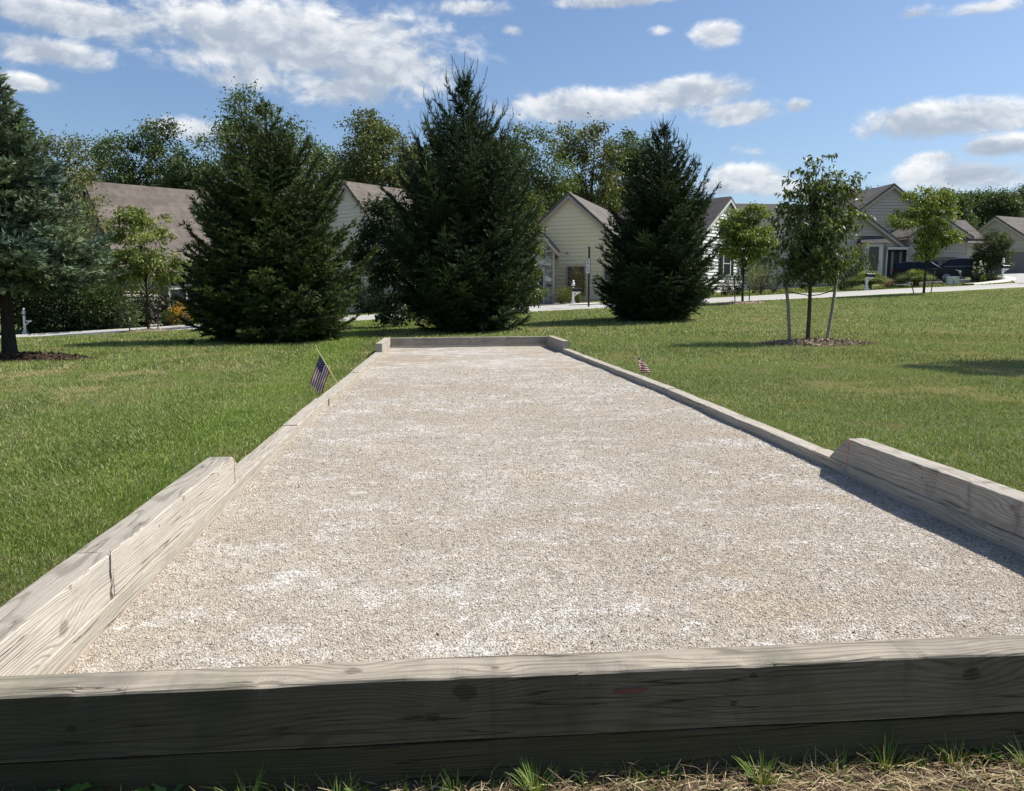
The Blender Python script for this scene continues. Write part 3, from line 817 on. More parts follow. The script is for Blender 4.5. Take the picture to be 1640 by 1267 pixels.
def shrub(loc, rx_, ry_, rz_, seed, label, cols, n=1500, leaf=(.09, .05), name='shrub', cat='shrub', group=None, lobes=5, mat=None, spiky=0.0):
    rg = np.random.default_rng(seed)
    root = empty(name, loc, 0, label, cat, group)
    lc = np.concatenate([[[0, 0, rz_ * .5]], np.stack([rg.uniform(-.5, .5, lobes) * rx_, rg.uniform(-.5, .5, lobes) * ry_, rg.uniform(.35, .62, lobes) * rz_], 1)])
    i = rg.integers(0, len(lc), n)
    u = unit(rg.normal(size=(n, 3)))
    P = lc[i] + u * np.array([rx_ * .62, ry_ * .62, rz_ * .45]) * rg.uniform(.55, 1.08, (n, 1))
    P[:, 2] = np.abs(P[:, 2])
    D = unit(u + rg.normal(0, .5, (n, 3)) + np.array([0, 0, spiky]))
    a, b = np.array(cols[0]), np.array(cols[1]); f = rg.random((n, 1)) ** 1.4
    tint = (a * (1 - f) + b * f) * np.clip(rg.normal(1, .15, (len(lc), 1)), .6, 1.4)[i]
    link('foliage', leaves_mesh('foliage', P, D, leaf[0] * rg.uniform(.6, 1.4, n), leaf[1], tint, rg, .1, .1), mat or LEAF, root)
    mb = MB()
    for k in range(7):
        e = lc[rg.integers(0, len(lc))]
        mb.tube([(rg.normal(0, .06), rg.normal(0, .06), -.05), tuple(e * np.array([.5, .5, .6])), tuple(e)], [.025, .018, .006], 5, cap=False)
    mb.build('stem', BARK, root)
    return root

def blossoms(root, rx_, ry_, zlo, zhi, n, col, seed, name='flowers', size=.05):
    rg = np.random.default_rng(seed); k = 9
    u = unit(rg.normal(size=(n, 3))); u[:, 2] = np.abs(u[:, 2])
    C = u * np.array([rx_, ry_, 1]) * rg.uniform(.8, 1.0, (n, 1)); C[:, 2] = zlo + (zhi - zlo) * np.clip(u[:, 2] + rg.normal(0, .12, n), 0, 1.05)
    P = np.repeat(C, k, 0) + rg.normal(0, size * .6, (n * k, 3)); D = unit(rg.normal(size=(n * k, 3)) + np.array([0, 0, .4]))
    t = np.array(col) * np.repeat(rg.uniform(.7, 1.15, (n, 1)), k, 0)
    return link(name, leaves_mesh(name, P, D, size, size * .8, t, rg), PETAL, root)

# ------------------------------------------------------------------ the four spruces
GREEN_SP = ((0.030, 0.050, 0.016), (0.115, 0.145, 0.045))
DARK_SP = ((0.020, 0.038, 0.017), (0.082, 0.112, 0.045))
BLUE_SP = ((0.080, 0.115, 0.070), (0.235, 0.285, 0.185))
def prof_pts(*p):
    xs_, ys_ = zip(*p)
    return lambda t: float(np.interp(t, xs_, ys_))
def gl(px, Y, dz=0.0):
    x = at(px, 470, Y).x
    return Vector((x, Y, G(x, Y) + dz))

spruce(gl(436, 22.8), 6.45, prof_pts((0, 2.0), (.12, 2.30), (.4, 2.3), (.69, 1.9), (.83, 1.4), (.93, .75), (1, .12)), 380, 11,
       'broad dense green spruce reaching the ground, left of the court end', GREEN_SP, 0.12, droop=.34, extra=[(.08, -.5, 2.1), (.12, -.7, 2.15), (.1, -.3, 2.1), (.16, -.45, 2.15), (.2, -.6, 2.1), (.06, -.2, 2.0)], wild=.14)
spruce(gl(745, 26.5), 8.2, prof_pts((0, 1.75), (.1, 2.1), (.4, 2.3), (.6, 2.2), (.70, 1.95), (.78, 1.45), (.83, .8), (.9, .42), (1, .05)), 430, 12,
       'tallest dark spruce with an open spiky top, right behind the court end', DARK_SP, 0.12, up=(4, 56), spike=1.25, shoot=.125, droop=.30, lift=.3, wild=.14,
       extra=[(.86, .2, 1.15), (.85, 1.5, 1.0), (.9, 2.9, .95), (.87, 5.2, .9), (.94, .9, .45), (.95, 3.3, .6), (.86, 3.5, 1.3), (.84, 6.1, 1.35), (.92, 6.0, .55)])
spruce(gl(1051, 30.0), 7.1, prof_pts((0, 1.8), (.1, 2.1), (.3, 2.1), (.57, 1.85), (.72, 1.55), (.87, 1.05), (.95, .5), (1, .1)), 370, 13,
       'dark spruce with wispy upswept branches, right of the court end', DARK_SP, 0.12, up=(6, 60), spike=.8, wild=.16, shoot=.125,
       extra=[(.78, .1, 2.15), (.70, -.2, 2.3), (.66, .25, 2.1), (.84, .1, 1.5)])
spruce(gl(8, 17.0), 5.75, prof_pts((0, 1.45), (.1, 1.6), (.25, 1.55), (.45, 1.35), (.65, 1.05), (.82, .62), (1, .05)), 480, 14,
       'blue spruce with a bare lower trunk in a mulch ring at the far left', BLUE_SP, 1.62, trunk_r=.135, droop=.20, shoot=.12, up=(0, 45), wild=.2, lift=.12, nwid=1.25)

# ------------------------------------------------------------------ deciduous wood behind the houses
WOODC = [((0.062, 0.094, 0.027), (0.155, 0.195, 0.062)), ((0.052, 0.080, 0.029), (0.13, 0.17, 0.060)), ((0.086, 0.104, 0.034), (0.20, 0.21, 0.078))]
GW = 'wood behind the houses'
def wood_tree(px, Y, top, wpx, seed, ci, label, form='oval', open_=False):
    b = gl(px, Y); H = at(px, top, Y).z - b.z; w = wpx * Y / FPX / 2
    rg = np.random.default_rng(seed)
    L = []
    if form == 'oval':
        L = [(0, 0, H * .62, w, w, H * .34), (w * .3, 0, H * .82, w * .5, w * .5, H * .16), (-w * .45, 0, H * .7, w * .5, w * .5, H * .2), (w * .5, 0, H * .5, w * .55, w * .55, H * .2), (0, 0, H * .35, w * .9, w * .9, H * .22)]
    elif form == 'vase':
        L = [(-w * .55, 0, H * .74, w * .42, w * .5, H * .24), (w * .1, .3, H * .8, w * .4, w * .5, H * .19), (w * .6, 0, H * .72, w * .38, w * .5, H * .22), (0, 0, H * .5, w * .75, w * .7, H * .2), (-w * .3, 0, H * .33, w * .8, w * .8, H * .2)]
    else:
        L = [(0, 0, H * .55, w, w, H * .4), (-w * .2, 0, H * .85, w * .35, w * .35, H * .14), (w * .45, 0, H * .72, w * .5, w * .5, H * .2), (-w * .5, 0, H * .5, w * .5, w * .5, H * .22)]
    nc = int((150 if open_ else 210) * max(.5, w / 4.5))
    return broad(b, H, L, nc, (130 if open_ else 150) * (1.8 if Y > 100 else 1.2), seed, label, WOODC[ci], (.36 * min(1.1, Y / 84), .16 * min(1.1, Y / 84)), 1.25 * (Y / 84) ** .6, .28, .25, GW, 'deciduous_tree', 'tree', .3, shell=.35)

wt = [(-60, 50, 120, 190, 0, 'oval', False, 'deciduous tree rising behind the blue spruce at the left edge'),
      (112, 52, 205, 110, 2, 'oval', False, 'yellow green tree between the blue spruce and the brown roofed house'),
      (235, 84, 180, 130, 1, 'vase', True, 'airy vase shaped tree above the ridge of the brown roofed house'),
      (322, 80, 218, 85, 1, 'oval', False, 'darker lower tree at the right end of the brown roof ridge'),
      (410, 46, 133, 150, 0, 'tall', False, 'tall broadleaf tree whose top stands over the left spruce'),
      (500, 66, 205, 95, 0, 'vase', True, 'loose tree top showing right of the left spruce'),
      (540, 88, 232, 70, 1, 'oval', False, 'small distant tree crown left of the drooping olive tree'),
      (610, 78, 165, 135, 2, 'tall', False, 'drooping olive green tree behind the narrow pale gable'),
      (690, 84, 215, 100, 0, 'oval', False, 'tree mostly behind the left side of the tallest spruce'),
      (870, 74, 195, 110, 0, 'vase', True, 'feathery tree just right of the tallest spruce'),
      (945, 80, 186, 120, 2, 'vase', True, 'tall airy tree with dark forked limbs above the beige gable'),
      (1010, 84, 195, 90, 0, 'vase', True, 'loose tree behind the top of the right spruce'),
      (800, 92, 205, 100, 1, 'oval', False, 'dark tree behind the right side of the tallest spruce'),
      (175, 92, 250, 120, 0, 'oval', False, 'background tree low behind the left roof corner'),
      (280, 96, 262, 130, 1, 'oval', False, 'background tree filling the gap over the brown roof'),
      (450, 94, 265, 150, 1, 'oval', False, 'background tree behind the left spruce'),
      (570, 96, 275, 120, 0, 'oval', False, 'background tree behind the narrow pale gable roof'),
      (900, 96, 285, 110, 1, 'oval', False, 'dark background tree low behind the beige gable ridge'),
      (990, 98, 288, 120, 0, 'oval', False, 'background tree between the beige gable and the right spruce'),
      (1380, 112, 303, 60, 1, 'oval', False, 'small dark tree top left of the tall grey gable'),
      (1500, 120, 300, 90, 1, 'oval', False, 'dark distant tree right of the tall grey gable'),
      (1545, 130, 304, 80, 0, 'oval', False, 'distant tree above the siding chimney'),
      (1590, 125, 303, 80, 1, 'tall', False, 'distant tree above the rightmost roof ridge'),
      (1640, 130, 296, 90, 0, 'oval', False, 'distant tree at the right edge of the view'),
      (1700, 128, 290, 110, 1, 'oval', False, 'distant tree beyond the right edge'),
      (1465, 128, 318, 60, 0, 'oval', False, 'distant tree low behind the tall grey gable')]
for k, (px, Y, top, wpx, ci, form, op, lab) in enumerate(wt):
    if px > 1660: continue
    wood_tree(px, Y, top, wpx, 100 + k, ci, lab, form, op)

# birch-like foliage beside the tallest spruce
b0 = gl(632, 30.5); H0 = at(632, 286, 30.5).z - b0.z
broad(b0, H0, [(0, 0, H0 * .62, 1.35, 1.2, H0 * .28), (-.3, 0, H0 * .5, 1.35, 1.0, H0 * .2), (.2, 0, H0 * .82, .85, .7, H0 * .16), (.2, 0, H0 * .3, 1.0, .8, H0 * .25), (0, 0, H0 * .12, .8, .7, H0 * .11)], 190, 95, 201, 'dark small leaved tree pressed against the left of the tallest spruce', ((.024, .042, .018), (.075, .10, .042)), (.13, .08), .38, .07, .3, None, 'broadleaf_tree')
b0 = gl(843, 38); H0 = at(843, 300, 38).z - b0.z
broad(b0, H0, [(0, 0, H0 * .6, .85, .9, H0 * .36), (.2, 0, H0 * .75, .5, .5, H0 * .2), (0, 0, H0 * .22, .8, .8, H0 * .2)], 110, 70, 202, 'yellow green young tree peeping out right of the tallest spruce', ((.06, .085, .018), (.15, .17, .04)), (.15, .08), .35, .06, .3, None, 'young_tree')

# ------------------------------------------------------------------ young trees held by stakes
STAKE = plain('grey_stake_wood', (0.26, 0.225, 0.18), .9, vary=.35, scale=14)
STAKED = plain('dark_stake', (0.07, 0.065, 0.06), .9, vary=.3, scale=14)
STRAP = plain('black_strap', (0.02, 0.02, 0.022), .7)
def stake(p0, p1, r, mat, label):
    mb = MB(); p0 = Vector(p0); p1 = Vector(p1)
    mid = (p0 + p1) / 2
    mb.tube([tuple(p0 + Vector((0, 0, -.12))), tuple(mid + Vector((r * .5, 0, 0))), tuple(p1), tuple(p1 + (p1 - p0).normalized() * .012)], [r, r * .96, r * .9, r * .6], 9)
    o = mb.build('stake', mat); return tag(o, label, 'stake', 'stakes holding the young trees')
MULCH_RING = []
def mulch(x, y, rx_, ry_, label, seed, cols, n=1500, h=.10):
    rg = np.random.default_rng(seed)
    k = 40; rings = 10; V = [(x, y, G(x, y) + h)]
    F = []
    for j in range(1, rings + 1):
        s = j / rings
        for i in range(k):
            a = 2 * math.pi * i / k; q = 1 + .10 * math.sin(a * 3 + seed) + .06 * math.sin(a * 7 + 1)
            px, py = x + rx_ * s * q * math.cos(a), y + ry_ * s * q * math.sin(a)
            V.append((px, py, G(px, py) + h * (1 - s ** 2.2) - .015 * (j == rings) + rg.normal(0, .006)))
    V = np.array(V)
    F = [(1 + (j - 1) * k + i, 1 + (j - 1) * k + (i + 1) % k, 1 + j * k + (i + 1) % k, 1 + j * k + i) for j in range(1, rings) for i in range(k)]
    F += [(0, 1 + i, 1 + (i + 1) % k, 1 + (i + 1) % k) for i in range(k)]
    P = []; 
    r = np.sqrt(rg.random(n)) * 1.03; a = rg.uniform(0, 6.283, n)
    q = 1 + .10 * np.sin(a * 3 + seed) + .06 * np.sin(a * 7 + 1)
    X = x + rx_ * r * q * np.cos(a); Y = y + ry_ * r * q * np.sin(a)
    Z = gz(X, Y) + h * np.clip(1 - r ** 2.2, 0, 1) + .01
    D = unit(np.stack([rg.normal(size=n), rg.normal(size=n), rg.normal(0, .35, n)], 1))
    t = np.array(cols)[rg.integers(0, len(cols), n)] * rg.uniform(.7, 1.3, (n, 1))
    Vb = leaves_mesh('m', np.stack([X, Y, Z], 1), D, rg.uniform(.05, .13, n), rg.uniform(.02, .045, n), t, rg, .2)
    co = np.empty(len(Vb.vertices) * 3, np.float32); Vb.vertices.foreach_get('co', co); co = co.reshape(-1, 3)
    bpy.data.meshes.remove(Vb)
    F2 = (np.arange(n) * 4)[:, None] + np.arange(4)[None] + len(V)
    base_t = np.tile(np.array(cols[0]) * .9, (len(V), 1))
    allV = np.concatenate([V, co]); allF = [tuple(f) for f in F] + [tuple(f) for f in F2]
    me = bpy.data.meshes.new('mulch'); me.from_pydata([tuple(p) for p in allV.tolist()], [], [tuple(dict.fromkeys(int(i) for i in f)) for f in allF]); 
    at_ = me.attributes.new('tint', 'FLOAT_COLOR', 'POINT'); c = np.ones((len(allV), 4), np.float32); c[:, :3] = np.concatenate([base_t, np.repeat(t, 4, 0)]); at_.data.foreach_set('color', c.ravel())
    me.update()
    tag(link('mulch_bed', me, PETAL2), label, 'mulch', kind='stuff')
    MULCH_RING.append((x, y, rx_, ry_))
PETAL2 = leafmat('wood_mulch', 0.0, .95, .05)
LITEM = [(.27, .21, .15), (.36, .29, .21), (.17, .13, .09), (.42, .36, .28)]
DARKM = [(.06, .04, .03), (.09, .06, .042), (.04, .03, .022), (.13, .09, .06)]

# the tree with drooping leaves on the right lawn
tx, ty = ghit(1293, 551)
tb = Vector((tx, ty, G(tx, ty)))
sc = ty / FPX
def lawn_tree():
    rg = np.random.default_rng(301)
    root = empty('young_tree', tb, 0, 'small tree with drooping glossy leaves held by two grey stakes on the right lawn', 'tree')
    mb = MB(); hz = lambda py: at(1293, py, ty).z - tb.z
    T = [(0, 0, -.1), (0.01, 0, hz(500)), (.005, 0, hz(462)), (-.01, 0, hz(400)), (.0, 0, hz(330)), (.02, 0, hz(268))]
    mb.tube(T, [.058, .048, .044, .034, .022, .006], 9)
    tips = []
    def limb(px0, py0, px1, py1, dy, r):
        a = Vector(((px0 - 1293) * sc, 0, hz(py0))); b = Vector(((px1 - 1293) * sc, dy, hz(py1)))
        m = a * .5 + b * .5 + Vector(((b.x - a.x) * .12, 0, -.05))
        mb.tube([tuple(a), tuple(m), tuple(b)], [r, r * .65, .005], 6, cap=False)
        tips.append((a, m, b))
    LM = [(1293, 458, 1262, 395, .1, .026), (1293, 450, 1322, 385, -.1, .026), (1293, 440, 1245, 365, -.2, .02), (1293, 430, 1360, 360, .15, .022), (1293, 420, 1270, 330, .3, .018),
          (1293, 415, 1325, 310, -.2, .018), (1293, 400, 1350, 330, -.3, .016), (1293, 395, 1240, 330, .2, .016), (1293, 385, 1255, 300, -.15, .014), (1293, 375, 1312, 275, .1, .013), (1293, 360, 1278, 262, .0, .012),
          (1293, 350, 1345, 300, .3, .012), (1293, 420, 1300, 350, -.6, .016), (1293, 420, 1290, 345, .6, .016), (1293, 440, 1235, 400, .35, .016), (1293, 440, 1352, 405, -.35, .016), (1293, 455, 1285, 400, -.55, .016), (1293, 450, 1310, 395, .55, .015),
          (1293, 455, 1242, 425, -.1, .014), (1293, 452, 1350, 428, .1, .014), (1293, 370, 1365, 340, -.05, .012), (1293, 345, 1290, 285, .3, .01), (1325, 310, 1360, 292, .0, .009), (1293, 340, 1300, 266, -.2, .01)]
    for l in LM: limb(*l)
    P, D, Cc = [], [], []
    for a, m, b in tips:
        a, m, b = np.array(a), np.array(m), np.array(b)
        for k in range(38):
            s = rg.uniform(.25, 1.04)
            p = (a * (1 - s) ** 2 + 2 * m * s * (1 - s) + b * s ** 2) + rg.normal(0, .16, 3) * np.array([1, 1, .8])
            tw = unit(rg.normal(size=3) * np.array([1, 1, .5]) + np.array([0, 0, .15]))
            n = rg.integers(6, 13); tone = rg.normal(1, .15)
            for q in range(n):
                P.append(p + tw * (q / n * .32)); D.append(unit(rg.normal(size=3) * .7 + tw * .5 + np.array([0, 0, -.65])))
                Cc.append(tone)
    P = np.array(P); D = np.array(D); n = len(P); f = rg.random((n, 1)) ** 1.5
    yel = (rg.random((n, 1)) < np.clip((P[:, :1] - .2) * .25, .02, .25))
    t = np.where(yel, [[.22, .20, .04]], np.array([.055, .082, .022]) * (1 - f) + np.array([.18, .225, .07]) * f) * np.array(Cc)[:, None]
    link('crown', leaves_mesh('crown', P, D, rg.uniform(.09, .165, n), rg.uniform(.036, .06, n), t, rg, .25, .25), leafmat('glossy_leaves', .25, .45, .3), root)
    mb.build('trunk', BARK, root)
lawn_tree()
def pt(px, py, Y): return at(px, py, Y)
stake(pt(1266, 553, ty - .1), pt(1256, 428, ty + .05), .042, STAKE, 'left grey stake beside the drooping leaved tree on the right lawn')
stake(pt(1322, 552, ty), pt(1342, 432, ty + .1), .042, STAKE, 'leaning right stake beside the drooping leaved tree on the right lawn')
def strap(pts, r, label):
    mb = MB(); mb.tube([tuple(p) for p in pts], r, 6); tag(mb.build('tie_strap', STRAP), label, 'strap', 'straps tying the young trees')
strap([pt(1259, 466, ty), pt(1275, 470, ty - .02), pt(1293, 472.5, ty - .045)], .012, 'black strap from the left stake to the trunk of the drooping leaved tree')
strap([pt(1293, 474, ty - .045), pt(1312, 472, ty), pt(1337, 465, ty + .06)], .012, 'black strap from the leaning right stake to the drooping leaved tree')
mulch(tx + .15, ty - .15, 1.45, .62, 'pale wood mulch ring round the drooping leaved tree', 2, LITEM, 2600, .11)

# three distant staked trees along the street
def street_tree(px, py, top, wpx, seed, label, cols, stakes, lob, YY=None, leaf=(.16, .075), nc=80, dens=85, drp=.4):
    x, y = ghit(px, py)
    if YY: x, y = at(px, 470, YY).x, YY
    b = Vector((x, y, G(x, y))); s = y / FPX
    H = at(px, top, y).z - b.z
    L = [((cx - px) * s, dy, at(cx, cy, y).z - b.z, rx_ * s, rx_ * s * .9, ry_ * s) for cx, cy, rx_, ry_, dy in lob]
    r = broad(b, H, L, nc, dens, seed, label, cols, leaf, .42, .06, .3, 'young trees along the street', 'young_tree', 'tree', drp, shell=.25, barkm=BARKD, limbs=26, flat=.7)
    for q, (x0, y0, x1, y1, lab) in enumerate(stakes):
        stake(at(x0, y0, y + .1 * q), at(x1, y1, y + .15), .028, STAKED, lab)
    return x, y
YG = ((.13, .175, .034), (.32, .35, .09))
sx_, sy_ = street_tree(235, 528, 330, 110, 311, 'young locust tree in front of the brown roofed house', ((.115, .15, .034), (.28, .30, .09)),
    [(209, 531, 198, 492, 'dark leaning stake at the locust tree before the brown roofed house'), (253, 526, 251, 480, 'upright stake right of the locust tree before the brown roofed house')],
    [(232, 395, 52, 40, 0), (208, 362, 38, 26, .4), (252, 352, 32, 20, -.3), (225, 345, 26, 14, 0), (266, 430, 34, 24, .2), (200, 430, 32, 28, -.2), (235, 440, 44, 28, .3), (292, 440, 20, 9, 0)], YY=39.2, nc=190)
mulch(sx_ + .1, sy_ - .5, 1.5, .9, 'low pale mulch mound under the locust tree', 5, LITEM, 600, .12)
sx_, sy_ = street_tree(1190, 481, 318, 90, 312, 'bright yellow green young tree before the white siding house', YG,
    [(1177, 482, 1176, 444, 'dark stake left of the bright tree before the white siding house'), (1200, 479.5, 1200, 450, 'thin stake right of the bright tree before the white siding house')],
    [(1190, 385, 40, 38, 0), (1170, 360, 24, 22, .2), (1205, 345, 18, 18, 0), (1195, 335, 16, 14, .2), (1215, 380, 26, 22, -.2), (1165, 395, 20, 18, .2)], YY=39.5, nc=150)
mulch(sx_ - .1, sy_ - .4, 1.3, .8, 'pale mulch mound under the bright tree before the white siding house', 6, LITEM, 400, .08)
street_tree(1480, 466.5, 300, 110, 313, 'wide airy young tree before the grey house and the parked cars', YG,
    [(1464, 467, 1453, 436, 'black leaning stake left of the airy tree before the grey house'), (1491, 466, 1497, 434, 'thin leaning stake right of the airy tree before the grey house')],
    [(1482, 345, 34, 28, 0), (1468, 312, 24, 12, .3), (1500, 325, 22, 22, 0), (1450, 345, 30, 12, .2), (1430, 358, 18, 6, -.3), (1485, 385, 26, 26, 0), (1482, 405, 20, 14, .1), (1510, 380, 22, 8, -.2), (1525, 376, 14, 4, 0)], YY=40.6, nc=150)
mulch(gl(14, 17.0).x + .2, 16.8, 1.35, .8, 'dark mulch ring under the blue spruce', 9, DARKM, 1600, .10)

# a tree that stands just outside the view on the right and shades the lawn
b9 = Vector((12.6, 13.2, G(12.6, 13.2)))
broad(b9, 4.4, [(0, 0, 3.4, 1.5, 1.5, 1.2), (.2, .3, 2.5, 1.4, 1.4, .7)], 200, 90, 330, 'leafy young tree just beyond the right edge shading the lawn', YG, (.13, .06), .4, .06, .3, None, 'young_tree')
# ------------------------------------------------------------------ houses
def siding_mat(name, col):
    m, t = newmat(name); co = t.coord('Object')
    n = t.noise(t.mapping(co, scale=(.5, .5, 4)), 1.3, 4, .6)
    c = t.mix(n, tuple(x * .88 for x in col), tuple(min(1, x * 1.1) for x in col))
    t.out(principled(t, c, .6, None, .25)); return m
def shingle_mat(name, col):
    m, t = newmat(name); co = t.coord('Object')
    n = t.noise(co, 1.1, 5, .65); st = t.noise(t.mapping(co, scale=(1.2, 1.2, .25)), 1.8, 4, .6)
    b = t.n('ShaderNodeTexBrick', inp={'Scale': 1.0, 'Brick Width': .32, 'Row Height': .14, 'Mortar Size': .008, 'Color1': (.88, .88, .88, 1), 'Color2': (1.1, 1.1, 1.1, 1), 'Mortar': (.75, .75, .75, 1)})
    t.t.links.new(t.mapping(co, rot=(R(90), 0, 0)), b.inputs['Vector'])
    c = t.ramp(n, [(.3, tuple(x * .7 for x in col)), (.7, tuple(x * 1.25 for x in col))])
    c = t.mix(t.rng(st, .5, .72, 0, .5), c, tuple(x * .55 for x in col))
    c = t.mix(.8, c, b.outputs[0], 'MULTIPLY')
    t.out(principled(t, c, .92, t.bump(t.noise(co, 30, 4, .7), .4, .02), .15)); return m
CREAM = siding_mat('cream_siding', (.72, .68, .57)); BEIGE = siding_mat('beige_siding', (.82, .73, .51)); WHITE_S = siding_mat('white_siding', (.74, .73, .68)); GREY_S = siding_mat('grey_tan_siding', (.46, .42, .345))
R_BROWN = shingle_mat('brown_shingles', (.148, .126, .110)); R_GREY = shingle_mat('grey_shingles', (.142, .128, .116)); R_DARK = shingle_mat('dark_shingles', (.10, .092, .09))
TRIM = plain('white_trim', (.62, .60, .55), .55, vary=.06); TRIMB = plain('beige_trim', (.40, .34, .28), .6, vary=.08)
GLASS = plain('dark_window_glass', (.018, .022, .027), .08, .6, vary=.3, scale=1.2)
DARK = plain('painted_porch_shade', (.03, .03, .033), .8); DOORM = plain('dark_door', (.035, .035, .045), .45)
GARAGE = plain('grey_garage_door', (.17, .17, .17), .6, vary=.08); SHUT = plain('black_shutter', (.018, .018, .02), .6)
BLOCK = plain('blue_grey_foundation', (.20, .215, .245), .9, vary=.12)
def stone_mat():
    m, t = newmat('field_stone'); co = t.coord('Object')
    v = t.voro(t.mapping(co, scale=(1, 1, 1.7)), 2.6); e = t.voro(t.mapping(co, scale=(1, 1, 1.7)), 2.6, 'Distance', 'DISTANCE_TO_EDGE')
    g = t.n('ShaderNodeSeparateColor'); t.t.links.new(v, g.inputs[0])
    c = t.ramp(g.outputs[0], [(0, (.07, .065, .06)), (.4, (.36, .34, .31)), (.7, (.20, .17, .14)), (1, (.58, .56, .52))])
    c = t.mix(t.rng(e, 0, .06, 1, 0), c, (.36, .35, .33))
    t.out(principled(t, c, .9, t.bump(t.rng(e, 0, .12, 0, 1), .8, .06), .2)); return m
STONE = stone_mat()

class Block:
    """gabled block: x along the gable face, y back along the ridge; face lies at y = v0"""
    def __init__(self, u0, v0, Wd, Ln, hw, hr, zb=-.6, ov=.32):
        self.__dict__.update(u0=u0, v0=v0, W=Wd, L=Ln, hw=hw, hr=hr, zb=zb, ov=ov)
    def course(self, mb, p, q, z0, z1, nx, ny, inset0=None):
        (x0, y0), (x1, y1) = p
        (a0, b0), (a1, b1) = q
        o = .075
        lo = [(x0 + nx * o, y0 + ny * o, z0), (x1 + nx * o, y1 + ny * o, z0)]
        hi = [(a1, b1, z1), (a0, b0, z1)]
        mb.add([*lo, *hi, (x0, y0, z0), (x1, y1, z0)], [(0, 1, 2, 3), (4, 5, 1, 0)])
    def walls(self, mb, st=.2, sides=('front', 'left', 'right', 'back'), z_from=None):
        u, v, W_, L_ = self.u0, self.v0, self.W, self.L
        zs = self.zb if z_from is None else z_from
        def half(z):
            return W_ / 2 if z <= self.hw else max(0.0, W_ / 2 * (1 - (z - self.hw) / self.hr))
        z = zs
        while z < self.hw + self.hr - .02:
            z1 = min(z + st, self.hw + self.hr)
            a, b = half(z), half(z1)
            for nm, y, s in (('front', v, -1), ('back', v + L_, 1)):
                if nm in sides: self.course(mb, ((u - a, y), (u + a, y)), ((u - b, y), (u + b, y)), z, z1, 0, s)
            if z < self.hw:
                z1s = min(z1, self.hw)
                for nm, x, s in (('left', u - W_ / 2, -1), ('right', u + W_ / 2, 1)):
                    if nm in sides: self.course(mb, ((x, v), (x, v + L_)), ((x, v), (x, v + L_)), z, z1s, s, 0)
            z = z1
    def roof(self, mb, th=.16):
        u, v, W_, L_, ov = self.u0, self.v0, self.W, self.L, self.ov
        k = self.hr / (W_ / 2); ex = W_ / 2 + ov; ze = self.hw - ov * k; zt = self.hw + self.hr
        for s in (-1, 1):
            n = Vector((s * k, 0, 1)).normalized() * th
            e0 = Vector((u + s * ex, v - ov, ze)); r0 = Vector((u, v - ov, zt)); e1 = Vector((u + s * ex, v + L_ + ov, ze)); r1 = Vector((u, v + L_ + ov, zt))
            o_ = Vector((0, 0, .02))
            P = [e0 + o_, r0 + o_, r1 + o_, e1 + o_]; Q = [p + n for p in P]
            Q[1] = Vector((u, v - ov, zt + .02 + th / n.normalized().z)); Q[2] = Vector((u, v + L_ + ov, zt + .02 + th / n.normalized().z))
            mb.add(P + Q, [(0, 1, 2, 3), (4, 7, 6, 5), (0, 4, 5, 1), (3, 2, 6, 7), (0, 3, 7, 4)])
    def trim(self, mb):
        """rake boards, gutters, corner boards and frieze"""
        u, v, W_, L_, ov = self.u0, self.v0, self.W, self.L, self.ov
        k = self.hr / (W_ / 2); ex = W_ / 2 + ov; ze = self.hw - ov * k; zt = self.hw + self.hr
        for s in (-1, 1):
            a = Vector((u + s * ex, v - ov - .03, ze)); b = Vector((u, v - ov - .03, zt))
            d = Vector((0, 0, -.22)); t = Vector((0, .025, 0))
            mb.add([a, b, b + d, a + d, a + t, b + t, b + d + t, a + d + t], [(0, 1, 2, 3), (4, 7, 6, 5), (3, 2, 6, 7), (0, 4, 5, 1), (0, 3, 7, 4)])
            mb.box((u + s * (ex + .05), v + L_ / 2, ze - .02), (.13, L_ + 2 * ov - .1, .14))
            mb.box((u + s * (W_ / 2 - .03), v - .04, (self.zb + self.hw) / 2), (.13, .05, self.hw - self.zb))
            mb.box((u + s * (W_ / 2 + ov / 2), v + L_ / 2, ze + .06), (ov - .02, L_ + .2, .02))

def window(root, c, w, h, shutters=False, mull=True, n=-1, mat=None):
    """on a wall facing -y; c = centre on the wall"""
    mb = MB(); x, y, z = c; y -= .07; f = .09; d = .07
    for sx in (-1, 1): mb.box((x + sx * (w / 2 + f / 2), y - d / 2 - .03, z), (f, d, h + 2 * f))
    for sz in (-1, 1): mb.box((x, y - d / 2 - .03, z + sz * (h / 2 + f / 2)), (w - .002, d, f))
    if mull: mb.box((x, y - d / 2 - .026, z), (w - .002, d * .7, .06))
    fr = mb.build('window', mat or TRIM, root)
    MB().box((x, y - .045, z), (w, .03, h)).build('pane', GLASS, fr)
    if shutters:
        for sx in (-1, 1):
            s = MB(); s.box((x + sx * (w / 2 + f + .22), y - .06, z), (.40, .05, h + .1))
            for q in range(int(h / .16)): s.box((x + sx * (w / 2 + f + .22), y - .095, z - h / 2 + .1 + q * .16), (.34, .02, .07))
            s.build('shutter', SHUT, root)
    return fr

def house_root(px, Y, b, label, name='house', dz=0.0):
    x = at(px, 470, Y).x
    return empty(name, (x, Y, G(x, Y) + dz), R(-b), label, 'house', 'houses across the street')
def zl(root, py, px, Y): return at(px, py, Y).z - root.location.z
def put_block(root, blk, wm, rm, tm=TRIM, sides=('front', 'left', 'right', 'back'), z_from=None, wname='wall'):
    w = MB(); blk.walls(w, .27, sides, z_from); w.build(wname, wm, root)
    r = MB(); blk.roof(r); ro = r.build('roof', rm, root)
    t = MB(); blk.trim(t); t.build('trim', tm, root)
    return ro

TAUPE = siding_mat('taupe_siding', (.46, .42, .345))
